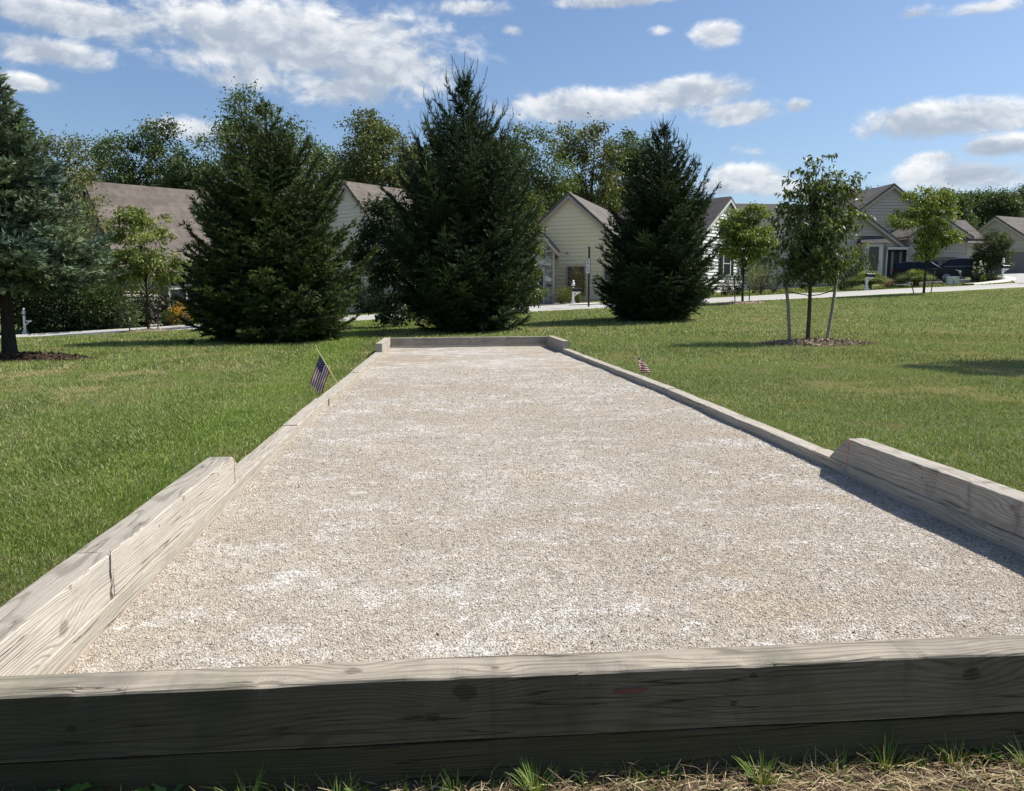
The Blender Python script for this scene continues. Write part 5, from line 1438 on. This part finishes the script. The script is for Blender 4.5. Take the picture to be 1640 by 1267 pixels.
def mound(px, Y, w, top, seed, label, n=4200):
    b = gl(px, Y); rw = w * Y / FPX / 2 * 1.15; h = at(px, top, Y).z - b.z; rg = np.random.default_rng(seed)
    root = empty('ornamental_grass', b, 0, label, 'ornamental grass', GS)
    a = rg.uniform(0, 6.283, n); ou = rg.random(n) ** .38; L = rg.uniform(.7, 1.1, n)
    V, F, T = [], [], []; m = 5
    d = np.stack([np.cos(a), np.sin(a) * .9, np.zeros(n)], 1); sd_ = np.stack([-np.sin(a), np.cos(a), np.zeros(n)], 1)
    f = rg.random((n, 1)); c = np.array([.11, .15, .03]) * (1 - f) + np.array([.32, .36, .11]) * f
    for k in range(m):
        s = k / (m - 1)
        q = d * (rw * ou * L * (s * .6 + .4 * s * s) + .05)[:, None]; q[:, 2] = h * L * (1.45 * s * (1 - .34 * s) * (1 - ou * ou * .62 * s * s))
        w_ = .05 * (1 - s) + .008
        V.append(np.stack([q - sd_ * w_ / 2, q + sd_ * w_ / 2], 1))
    V = np.stack(V, 1).reshape(n, m * 2, 3)
    F = (np.arange(n) * m * 2)[:, None, None] + np.array([[2 * k, 2 * k + 1, 2 * k + 3, 2 * k + 2] for k in range(m - 1)])[None]
    link('blades', np_mesh('blades', V.reshape(-1, 3), F.reshape(-1, 4), np.repeat(c, m * 2, 0)), BLADE, root)
    mb = MB(); mb.lathe((0, 0, -.05), [(rw * .16, 0), (rw * .14, h * .2), (rw * .05, h * .3)], 10); mb.build('crown_base', plain('thatch', (.12, .1, .05), .9), root)
mound(1390, 50.5, 64, 432, 431, 'arching fountain grass mound behind the mailbox of the grey house')
mound(1466, 51.5, 56, 430, 432, 'arching fountain grass mound behind the airy young tree')
sh(1425, 52, 30, 447, 422, 'low bed of pinkish rusty flowers between the two fountain grass mounds', ((.10, .06, .045), (.34, .20, .16)), 900, (.07, .05))
sh(1440, 57, 34, 436, 423, 'dark leafy porch shrub between the grass mounds and the door', SH_D, 1100, (.09, .05))
sh(1440, 52.5, 24, 458, 424, 'low grey green edging plant right of the rusty flowers', ((.06, .07, .04), (.16, .17, .11)), 500, (.06, .04))
b1 = gl(1585, 57.5); H1 = at(1585, 366, 57.5).z - b1.z
broad(b1, H1, [(0, 0, H1 * .6, 1.45, 1.3, H1 * .36), (-.5, 0, H1 * .42, .9, .9, H1 * .3), (.55, 0, H1 * .55, .9, .9, H1 * .33)], 210, 85, 430, 'round multi stemmed bush tree right of the parked cars', ((.03, .045, .013), (.105, .12, .032)), (.13, .055), .38, .05, .2, None, 'bush_tree', 'tree', 0, stems=3, shell=.4)
hy2 = sh(1567, 55.5, 26, 424, 425, 'white flowering hydrangea between the navy car and the round bush', SH_D, 900, (.1, .07)); blossoms(hy2, .55, .5, .7, 1.5, 22, (.62, .62, .58), 5, 'blossoms', .07)
sh(1587, 54.5, 34, 437, 426, 'dark clipped block hedge under the round bush', SH_D, 2200, (.07, .045))
sh(1572, 54.3, 12, 440, 427, 'small yellow green plant before the dark hedge', SH_Y, 300, (.08, .05))

# ------------------------------------------------------------------ the two small flags
def cloth(name, color, rough=.85):
    m, t = newmat(name); co = t.coord('Object')
    n = t.noise(co, 260, 2, .5)
    c = t.mix(n, tuple(x * .88 for x in color), tuple(min(1, x * 1.08) for x in color))
    p = principled(t, c, rough, None, .15)
    tr = t.n('ShaderNodeBsdfTranslucent', inp={'Color': (*color, 1)})
    mx = t.n('ShaderNodeMixShader', inp={0: .6}); t.t.links.new(p, mx.inputs[1]); t.t.links.new(tr.outputs[0], mx.inputs[2])
    t.out(mx.outputs[0]); return m
FR, FW, FB = cloth('flag_red', (.34, .03, .06)), cloth('flag_white', (.86, .80, .80)), cloth('flag_blue', (.02, .03, .10))
DOWEL = plain('pale_dowel', (.50, .46, .22), .7, vary=.15); GOLD = plain('gold_tip', (.55, .42, .10), .35, metal=.6, vary=.1)
def flag(base, tip, hoist_at, fly, hoist, label, furl=0.0, seed=1):
    """hoist_at: fraction along the stick where the cloth's upper edge is tied; fly: vector along the stripes"""
    r = empty('small_flag', base, 0, label, 'flag', 'small stick flags')
    b = Vector((0, 0, 0)); t_ = tip - base; u = t_.normalized()
    s = MB(); s.tube([tuple(-u * .06), tuple(t_)], .0062, 8); s.build('stick', DOWEL, r)
    k = MB(); k.lathe(tuple(t_), [(.005, 0), (.010, .008), (.008, .022), (.0, .042)], 8); k.build('finial', GOLD, r)
    top = t_ * hoist_at; rg = np.random.default_rng(seed)
    nu, nv = 40, 26                     # along the fly, along the hoist (2 rows per stripe)
    fd = fly.normalized(); fl = fly.length; nrm = u.cross(fd).normalized()
    P = []
    for j in range(nv + 1):
        for i in range(nu + 1):
            a = i / nu; h = j / nv
            if not furl:
                p = top - u * (hoist * h) + fd * (fl * a * (1 - .10 * a * h))
                p = p + Vector((0, 0, -1)) * (.04 * a * a) + nrm * (.016 * math.sin(h * 7 + a * 2.2) * a + .010 * math.sin(a * 9 + h * 3) * a)
            else:
                ang = a * furl * (1 + .25 * h) + .6 * math.sin(h * 5)
                rad = .020 + .055 * a * (.5 + .8 * h) + .006 * math.sin(h * 14 + a * 3)
                side = u.cross(Vector((0, -1, 0))).normalized(); fw = u.cross(side)
                p = top - u * (hoist * (h * .92 + .22 * a * a)) + side * (math.cos(ang) * rad) + fw * (math.sin(ang) * rad * .8) + Vector((.012 * a, 0, -.03 * a * a))
            P.append(p)
    m = MB(); m.v = [tuple(p) for p in P]
    for j in range(nv):
        for i in range(nu):
            st = j // 2
            canton = (i < nu * .4) and st < 7
            m.f.append([j * (nu + 1) + i, j * (nu + 1) + i + 1, (j + 1) * (nu + 1) + i + 1, (j + 1) * (nu + 1) + i]); m.m.append(2 if canton else (0 if st % 2 == 0 else 1)); m.s.append(True)
    c = m.build('cloth', [FR, FW, FB], r)
    # stars on both faces of the canton
    sm = MB()
    for row in range(9):
        for col in range(6 if row % 2 == 0 else 5):
            a = .4 * (col * 2 + 1 + (row % 2)) / 12; h = 7 / 13 * (row + 1) / 10
            fi, fj = a * nu, h * nv; i0, j0 = int(fi), int(fj)
            q = P[j0 * (nu + 1) + i0]; qu = (P[j0 * (nu + 1) + i0 + 1] - q); qv = (P[(j0 + 1) * (nu + 1) + i0] - q)
            cpos = q + qu * (fi - i0) + qv * (fj - j0); nn = qu.cross(qv).normalized(); e1 = qu.normalized(); e2 = nn.cross(e1); rad = hoist * .026
            for sg in (-1, 1):
                pts = [cpos + nn * (sg * .0012) + (e1 * math.cos(x) + e2 * math.sin(x)) * (rad if w % 2 == 0 else rad * .42) for w, x in enumerate([2 * math.pi * w / 10 for w in range(10)])]
                sm.add([tuple(p) for p in pts], [tuple(range(10)) if sg > 0 else tuple(range(9, -1, -1))])
    sm.build('stars', FW, c)
    return r
Yf = 10.6
tipL = at(506, 557, Yf + .05); baseL = at(549, 627, Yf - .03); baseL.z = G(baseL.x, baseL.y)
pA, pB, pC = at(511, 569, Yf), at(531, 592, Yf), at(496, 609, Yf)
frac = (pA - baseL).length / (tipL - baseL).length
flag(baseL, tipL, frac, pC - pA + Vector((0, -.06, 0)), (pB - pA).length * 1.0, 'small leaning striped flag hanging open on the lawn beside the left timbers', 0, 1)
Yr = 12.0
tipR = at(1018, 551, Yr + .05); baseR = at(1035.5, 605, Yr - .02); baseR.z = G(baseR.x, baseR.y)
flag(baseR, tipR, .64, Vector((0, -.2, -.1)), .23, 'small striped flag furled round its stick behind the right timbers', 5.2, 2)
# ------------------------------------------------------------------ grass
def grass_patch():
    bands = [(2.3, 3.6, 24000, .0032, .030), (3.6, 5.5, 14000, .0042, .032), (5.5, 9, 6000, .0058, .036), (9, 14, 2200, .009, .042), (14, 22, 700, .016, .06), (22, 41, 170, .032, .065)]
    VV, FF, TT = [], [], []; base = 0
    for y0, y1, dens, w, h in bands:
        xa, xb = -.62 * y1 - 1.6, .80 * y1 + 1.6
        n = int((y1 - y0) * (xb - xa) * dens)
        X = RNG.uniform(xa, xb, n); Y = RNG.uniform(y0, y1, n)
        ok = (X > -.62 * Y - 1.3) & (X < .8 * Y + 1.3)
        ix = (X > np.interp(Y, *zip(*LX)) - .137) & (X < np.interp(Y, *zip(*RX)) + .137) & (Y < 19.45)
        ok &= ~ix & (Y < rn(X) - .3)
        for (mx, my, ra, rb) in MULCH_RING:
            ok &= ((X - mx) / ra) ** 2 + ((Y - my) / rb) ** 2 > .95
        X, Y = X[ok], Y[ok]; n = len(X)
        # dry and lush patches
        def fbm(s, o):
            v = 0
            for k in range(5):
                a = o * 1.7 + k * 2.1
                v = v + np.sin(X * s * 1.6 ** k * math.cos(a) + Y * s * 1.6 ** k * math.sin(a) + 1.5 * np.sin(X * s * .7 * 1.6 ** k + Y * s * .9 + a * 2)) / (1.35 ** k)
            return v / 2.6
        p1, p2, p3 = fbm(.55, 1), fbm(1.9, 4), fbm(4.5, 9)
        dry = np.clip((p1 * 1.0 + p2 * .9 + p3 * .7 - .30) * 1.7, 0, 1) * np.where(X > 2.5, 1.0, np.where(Y > 9, .8, .4))
        for px_, py_, ra, rb, st_ in ((1585, 536, 2.2, .8, .8), (1612, 580, 1.5, .9, 1.0), (1400, 572, 1.6, .5, .6), (1330, 521, 2.0, .5, .5), (1230, 505, 2.5, .6, .4), (1500, 606, 1.0, .4, .5), (1560, 500, 3, .7, .45), (1380, 548, 1.0, .4, .5), (1635, 640, .8, .5, .6), (1150, 590, .8, .4, .3),
                                  (120, 600, 1.5, .5, .5), (60, 560, 2, .5, .5), (250, 560, 2, .5, .4), (950, 520, 2.5, .6, .5), (420, 590, .7, .3, .3), (40, 690, .6, .3, .35)):
            gx_, gy_ = ghit(px_, py_)
            e = np.exp(-(((X - gx_) / ra) ** 2 + ((Y - gy_) / rb) ** 2) * 1.3) * np.clip(.75 + .7 * p2 + .5 * p3, 0, 1.3)
            dry = np.clip(dry + e * st_ * .8, 0, 1)
        edge = np.exp(-np.abs(X - (np.interp(Y, *zip(*LX)) - .14)) / .22) * (X < 0) * (Y < 5)
        edge = edge + .5 * np.exp(-np.abs(X - (np.interp(Y, *zip(*RX)) + .14)) / .18) * (X > 2)
        dry = np.clip(dry + edge * .75 * np.clip(.5 + p3, .15, 1), 0, .95)
        lush = np.clip(p1 * -.5 - p3 * .5 + .1, 0, 1)
        stripe = np.where(X < -1.0, .5 + .5 * np.sin((X + .05 * Y) * 3.4 + .6), .5 + .35 * np.sin((X * .35 + Y) * .9))
        isd = RNG.random(n) < dry * .85 + np.where(X > 2, .10, .05)
        f = RNG.random((n, 1))
        g = np.array([.102, .150, .028]) * (1 - f) + np.array([.285, .335, .11]) * f
        g = g * (1 + .6 * (stripe[:, None] - .5)) * (1 - .22 * lush[:, None])
        bl = np.array([.40, .41, .27]); vb = RNG.random(n) < np.where(X > 2, .22, .10)
        g[vb] = bl
        d = np.array([.44, .375, .20]) * RNG.uniform(.6, 1.25, (n, 1))
        viv = np.exp(-((X + 2.5) / 1.0) ** 2) * (Y > 4) * (X < -1.2)
        g = g * (1.12 + viv[:, None] * np.array([-.04, .05, -.22]) - .20 * ((X < -1) * (1 - smooth(4, 8, Y)))[:, None]); isd &= RNG.random(n) > viv * .8
        t = np.where(isd[:, None], d, g) * RNG.uniform(.75, 1.2, (n, 1))
        hh = h * RNG.uniform(.45, 1.25, n) * (1 - .35 * dry) * (1 + .15 * lush)
        a = RNG.uniform(0, 6.283, n); le = np.abs(RNG.normal(.45, .35, n)) * hh
        lx_ = np.cos(a) * le + .012 * (stripe - .5) * 2; ly_ = np.sin(a) * le
        b = RNG.uniform(0, 6.283, n); ww = w * RNG.uniform(.6, 1.2, n)
        sxv, syv = np.cos(b) * ww / 2, np.sin(b) * ww / 2
        Z = gz(X, Y) - .004
        p0 = np.stack([X - sxv, Y - syv, Z], 1); p1_ = np.stack([X + sxv, Y + syv, Z], 1)
        if y0 < 9:
            q0 = np.stack([X + lx_ * .35 + sxv * .8, Y + ly_ * .35 + syv * .8, Z + hh * .62], 1)
            q1 = np.stack([X + lx_ * .35 - sxv * .8, Y + ly_ * .35 - syv * .8, Z + hh * .62], 1)
            tip = np.stack([X + lx_ * 1.15, Y + ly_ * 1.15, Z + hh * .98], 1)
            V = np.stack([p0, p1_, q0, q1, tip], 1).reshape(-1, 3)
            F = (np.arange(n) * 5)[:, None, None] + np.array([[0, 1, 2], [0, 2, 3], [3, 2, 4]])[None]
            k = 5
        else:
            tip = np.stack([X + lx_, Y + ly_, Z + hh], 1)
            V = np.stack([p0, p1_, tip], 1).reshape(-1, 3); F = (np.arange(n) * 3)[:, None, None] + np.array([[0, 1, 2]])[None]; k = 3
        VV.append(V); FF.append(F.reshape(-1, 3) + base); base += len(V); TT.append(np.repeat(t, k, 0))
    me = np_mesh('grass', np.concatenate(VV), np.concatenate(FF), np.concatenate(TT))
    tag(link('grass', me, BLADE), 'short mown green lawn with dry patches round the gravel court', 'grass', kind='stuff')
    # verge beyond the street
    n = 60000
    X = RNG.uniform(-50, 75, n); Y = rf(X) + .6 + RNG.random(n) ** 1.3 * 14
    a = RNG.uniform(0, 6.283, n); h = RNG.uniform(.03, .09, n); w = .03
    Z = gz(X, Y)
    p0 = np.stack([X - np.cos(a) * w, Y - np.sin(a) * w, Z], 1); p1 = np.stack([X + np.cos(a) * w, Y + np.sin(a) * w, Z], 1)
    tip = np.stack([X + RNG.normal(0, .02, n), Y + RNG.normal(0, .02, n), Z + h], 1)
    f = RNG.random((n, 1)); t = np.array([.085, .13, .024]) * (1 - f) + np.array([.20, .24, .07]) * f
    dr = (RNG.random(n) < .12); t[dr] = [.36, .31, .17]
    ok = np.ones(n, bool)
    for (x0, x1, y0, y1) in NO_GRASS:
        ok &= ~((X > x0) & (X < x1) & (Y > y0) & (Y < y1))
    V = np.stack([p0[ok], p1[ok], tip[ok]], 1).reshape(-1, 3)
    m = int(ok.sum())
    me = np_mesh('verge_grass', V, (np.arange(m) * 3)[:, None] + np.arange(3)[None], np.repeat(t[ok], 3, 0))
    tag(link('verge_grass', me, BLADE), 'green verge and front lawns beyond the street', 'grass', kind='stuff')
grass_patch()

# ------------------------------------------------------------------ dry straw, tufts and weeds before the front timber
def straw():
    n = 22000
    X = RNG.uniform(-1.6, 2.6, n); Y = 1.9 - RNG.random(n) ** .8 * .55
    t0 = RNG.random(n)
    keep = RNG.random(n) < np.interp(X, [-1.2, -.6, .1, .6, 2.5], [.10, .30, .8, 1, 1])
    X, Y = X[keep], Y[keep]; n = len(X)
    Z = gz(X, Y) + RNG.uniform(.001, .02, n)
    a = RNG.uniform(0, 6.283, n); L = RNG.uniform(.015, .085, n); w = RNG.uniform(.0007, .0017, n)
    D = np.stack([np.cos(a), np.sin(a) * .7, RNG.normal(.04, .22, n)], 1) * L[:, None]
    S = np.stack([-np.sin(a), np.cos(a), RNG.normal(0, .4, n)], 1) * w[:, None]
    P = np.stack([X, Y, Z], 1); mid = P + D * .5 + np.array([0, 0, 1]) * (L * RNG.uniform(-.05, .15, n))[:, None]
    V = np.stack([P - S, P + S, mid + S, mid - S, P + D + S * .6, P + D - S * .6], 1).reshape(-1, 3)
    F = (np.arange(n) * 6)[:, None, None] + np.array([[0, 1, 2, 3], [3, 2, 4, 5]])[None]
    c = np.array([[.46, .36, .22], [.56, .46, .30], [.34, .25, .14], [.20, .14, .09]])[RNG.integers(0, 4, n)] * RNG.uniform(.7, 1.2, (n, 1))
    gr = RNG.random(n) < .06; c[gr] = [.08, .12, .03]
    V0, F0, C0 = V, F.reshape(-1, 4), np.repeat(c, 6, 0)
    # loose green and dying blades standing among the straw, in uneven groups
    m = 900
    gx_ = RNG.uniform(-1.3, 2.5, 46); gi = RNG.integers(0, 46, m)
    X = np.where(RNG.random(m) < .75, gx_[gi] + RNG.normal(0, .035, m), RNG.uniform(-1.3, 2.5, m)); Y = 1.878 - np.abs(RNG.normal(0, .05, m))
    Z = gz(X, Y); h = RNG.uniform(.012, .055, m) * RNG.choice([.6, 1, 1.35], m); a = RNG.uniform(0, 6.283, m); le = np.abs(RNG.normal(.6, .5, m)) * h; b = RNG.uniform(0, 6.283, m); w = RNG.uniform(.0008, .0019, m)
    S = np.stack([np.cos(b) * w, np.sin(b) * w, np.zeros(m)], 1); P = np.stack([X, Y, Z], 1); o = np.stack([np.cos(a) * le, np.sin(a) * le * .6, np.zeros(m)], 1); up = np.array([0, 0, 1.0])
    V = np.stack([P - S, P + S, P + o * .4 + up * (h * .65)[:, None] + S * .8, P + o * .4 + up * (h * .65)[:, None] - S * .8, P + o * 1.2 + up * h[:, None] + S * .1, P + o * 1.2 + up * h[:, None] - S * .1], 1).reshape(-1, 3)
    F = (np.arange(m) * 6)[:, None, None] + np.array([[0, 1, 2, 3], [3, 2, 4, 5]])[None]
    f = RNG.random((m, 1)); c = np.array([.07, .125, .02]) * (1 - f) + np.array([.22, .28, .07]) * f; dd = RNG.random(m) < .35; c[dd] = [.38, .31, .16]
    V = np.concatenate([V0, V]); F = np.concatenate([F0, F.reshape(-1, 4) + len(V0)]); C0 = np.concatenate([C0, np.repeat(c, 6, 0)])
    me = np_mesh('dead_grass', V, F, C0)
    tag(link('dead_grass', me, BLADE), 'dry straw and dead grass on the soil before the front timber', 'dead grass', kind='stuff')
straw()
def soil():
    m, t = newmat('dry_soil'); p = t.geo('Position')
    n = t.noise(p, 25, 6, .7)
    c = t.ramp(n, [(.3, (.05, .036, .024)), (.55, (.13, .095, .062)), (.75, (.22, .165, .11))])
    t.out(principled(t, c, .95, t.bump(n, 1.0, .02), .1))
    xs_ = np.linspace(-2.2, 3.4, 180); ys_ = np.linspace(.6, 2.0, 50)
    rg = np.random.default_rng(5)
    ground_sheet('soil', xs_, ys_, lambda X, Y: gz(X, Y) + .004 + .007 * np.sin(X * 31 + 3 * np.sin(Y * 23)) * np.sin(Y * 41 + X * 9) + rg.normal(0, .0018, X.shape), m)
soil()

def tuft(x, y, n, h, seed, label, spread=.06, cols=((.08, .15, .022), (.22, .31, .075)), wd=.0036):
    y -= .02; h *= 1.12; n = int(n * 1.25)
    rg = np.random.default_rng(seed); mb = []
    V, F, T = [], [], []
    for i in range(n):
        a = rg.uniform(0, 6.283); r = rg.random() ** .6 * spread * .3; L = h * rg.uniform(.45, 1.1); out = abs(rg.normal(.4, .3)); cv = rg.uniform(.1, .7)
        p = np.array([r * math.cos(a), r * math.sin(a), -.005]); d = np.array([math.cos(a) * out, math.sin(a) * out, 1.0]); d /= np.linalg.norm(d)
        sd_ = np.array([-math.sin(a), math.cos(a), 0.0]); f = rg.random(); c = (np.array(cols[0]) * (1 - f) + np.array(cols[1]) * f)
        if rg.random() < .12: c = np.array([.36, .29, .15])
        m = 6; b0 = len(V)
        for k in range(m):
            s = k / (m - 1)
            q = p + d * L * s + np.array([math.cos(a), math.sin(a), 0]) * (cv * L * .5 * s * s) - np.array([0, 0, 1]) * (cv * L * .35 * s ** 3)
            w = wd * rg.uniform(.9, 1.1) * (1 - s) ** .6 * (1.0) + .0003
            V += [q - sd_ * w / 2 + np.array([0, 0, .0006]), q + sd_ * w / 2]; T += [c, c]
        F += [(b0 + 2 * k, b0 + 2 * k + 1, b0 + 2 * k + 3, b0 + 2 * k + 2) for k in range(m - 1)]
    o = link('grass_tuft', np_mesh('grass_tuft', np.array(V), np.array(F), np.array(T)), BLADE, None, (x, y, G(x, y)))
    return tag(o, label, 'grass tuft', 'green tufts along the foot of the front timber')
def fx(px): return at(px, 1245, 1.86).x
tuft(fx(1210), 1.835, 62, .085, 1, 'dense spiky grass tuft growing apart in the straw right of the middle')
tuft(fx(855), 1.85, 70, .085, 2, 'dense round grass tuft at the foot of the front timber near its middle')
tuft(fx(400), 1.86, 34, .10, 3, 'grass tuft with one long arching blade on the shaded left half')
tuft(fx(545), 1.85, 40, .075, 4, 'broad low grass tuft between the arching tuft and the middle one')
tuft(fx(470), 1.87, 10, .085, 5, 'two sparse upright blades between the left tufts')
tuft(fx(1345), 1.87, 14, .075, 6, 'small pale grass tuft with straw in front of the moss stain')
tuft(fx(1415), 1.87, 34, .105, 7, 'tall loose grass tuft below the big knot of the front timber')
tuft(fx(1520), 1.86, 26, .085, 8, 'grass tuft with curled blades near the right corner', cols=((.08, .13, .02), (.22, .27, .06)))
tuft(fx(730), 1.86, 10, .07, 9, 'thin grass sprig standing in straw left of the round tuft')
tuft(fx(940), 1.87, 7, .085, 10, 'single thin grass sprig right of the round tuft')
tuft(fx(1625), 1.84, 20, .08, 11, 'olive grass tuft at the lower right corner of the view')
tuft(fx(1465), 1.875, 12, .07, 12, 'dark grass sprig close to the timber right of the tall loose tuft')
tuft(fx(1010), 1.87, 8, .06, 13, 'short grass sprig with two leaves below the red patch')
tuft(fx(640), 1.86, 12, .06, 14, 'short grass sprig in the straw left of the middle')

def weed(x, y, n, L, seed, label):
    """rosette of lobed leaves"""
    rg = np.random.default_rng(seed); V, F, T = [], [], []
    for i in range(n):
        a = 6.283 * i / n + rg.normal(0, .25); l = L * rg.uniform(.7, 1.15); up = rg.uniform(.75, 1.25); c = np.array([.05, .095, .018]) * rg.uniform(.8, 1.7)
        m = 9; b0 = len(V)
        dr = np.array([math.cos(a), math.sin(a), 0]); sd_ = np.array([-math.sin(a), math.cos(a), 0])
        for k in range(m):
            s = k / (m - 1)
            q = dr * l * s * (1 - .25 * up) + np.array([0, 0, 1]) * l * (up * s - .55 * s * s * up * .9)
            w = l * (.06 + .26 * math.sin(math.pi * min(1, s * .95 + .02)) ** .8 * (1.2 if k % 2 else .62))
            if k == m - 1: w = .002
            V += [q - sd_ * w / 2 + np.array([0, 0, w * .18]), q, q + sd_ * w / 2 + np.array([0, 0, w * .18])]; T += [c, c * 1.25, c]
        for k in range(m - 1):
            j = b0 + 3 * k
            F += [(j, j + 1, j + 4, j + 3), (j + 1, j + 2, j + 5, j + 4)]
    o = link('weed', np_mesh('weed', np.array(V), np.array(F), np.array(T)), LEAF, None, (x, y, G(x, y)))
    tag(o, label, 'weed', 'broad leaved weeds before the front timber')
weed(fx(64), 1.862, 9, .125, 1, 'broad leaved weed with tall lobed leaves in the lower left corner')
weed(fx(118), 1.862, 6, .105, 2, 'broad leaved weed leaning right of the tall one in the lower left')
weed(fx(262), 1.862, 8, .095, 3, 'lobed weed in shade between the corner weeds and the arching grass tuft')
weed(fx(1580), 1.86, 7, .055, 4, 'round leaved weed in the straw at the right of the timber foot')
weed(fx(1075), 1.86, 5, .04, 5, 'tiny two leaved green weed below the red patch on the timber')
weed(fx(575), 1.85, 6, .045, 6, 'low leafy weed beside the broad low tuft left of the middle')

# ragged, taller grass that the mower missed along the timbers
def edge_grass():
    n = 15000
    Y = 2.1 + RNG.random(n) ** 1.5 * 17; side = RNG.random(n) < .5
    X = np.where(side, np.interp(Y, *zip(*LX)) - .14 - np.abs(RNG.normal(0, .03, n)), np.interp(Y, *zip(*RX)) + .14 + np.abs(RNG.normal(0, .03, n)))
    keep = np.sin(Y * 5.1 + side * 2) + np.sin(Y * 13.7 + 1) * .7 + RNG.normal(0, .6, n) > -.1
    X, Y = X[keep], Y[keep]; n = len(X)
    Z = gz(X, Y); h = RNG.uniform(.04, .115, n); w = .0022 + .00055 * Y; a = RNG.uniform(0, 6.283, n); b = RNG.uniform(0, 6.283, n); le = np.abs(RNG.normal(.4, .3, n)) * h
    S = np.stack([np.cos(b) * w, np.sin(b) * w, np.zeros(n)], 1); P = np.stack([X, Y, Z], 1); o = np.stack([np.cos(a) * le, np.sin(a) * le, np.zeros(n)], 1); up = np.array([0, 0, 1.0])
    V = np.stack([P - S, P + S, P + o * .4 + up * (h * .6)[:, None] + S * .8, P + o * .4 + up * (h * .6)[:, None] - S * .8, P + o * 1.2 + up * h[:, None]], 1).reshape(-1, 3)
    F = (np.arange(n) * 5)[:, None, None] + np.array([[0, 1, 2], [0, 2, 3], [3, 2, 4]])[None]
    f = RNG.random((n, 1)); c = np.array([.09, .135, .025]) * (1 - f) + np.array([.26, .29, .10]) * f
    d = RNG.random(n) < .3; c[d] = [.42, .35, .2]
    tag(link('edge_grass', np_mesh('edge_grass', V, F.reshape(-1, 3), np.repeat(c, 5, 0)), BLADE), 'untrimmed taller grass growing against the court timbers', 'grass', kind='stuff')
edge_grass()
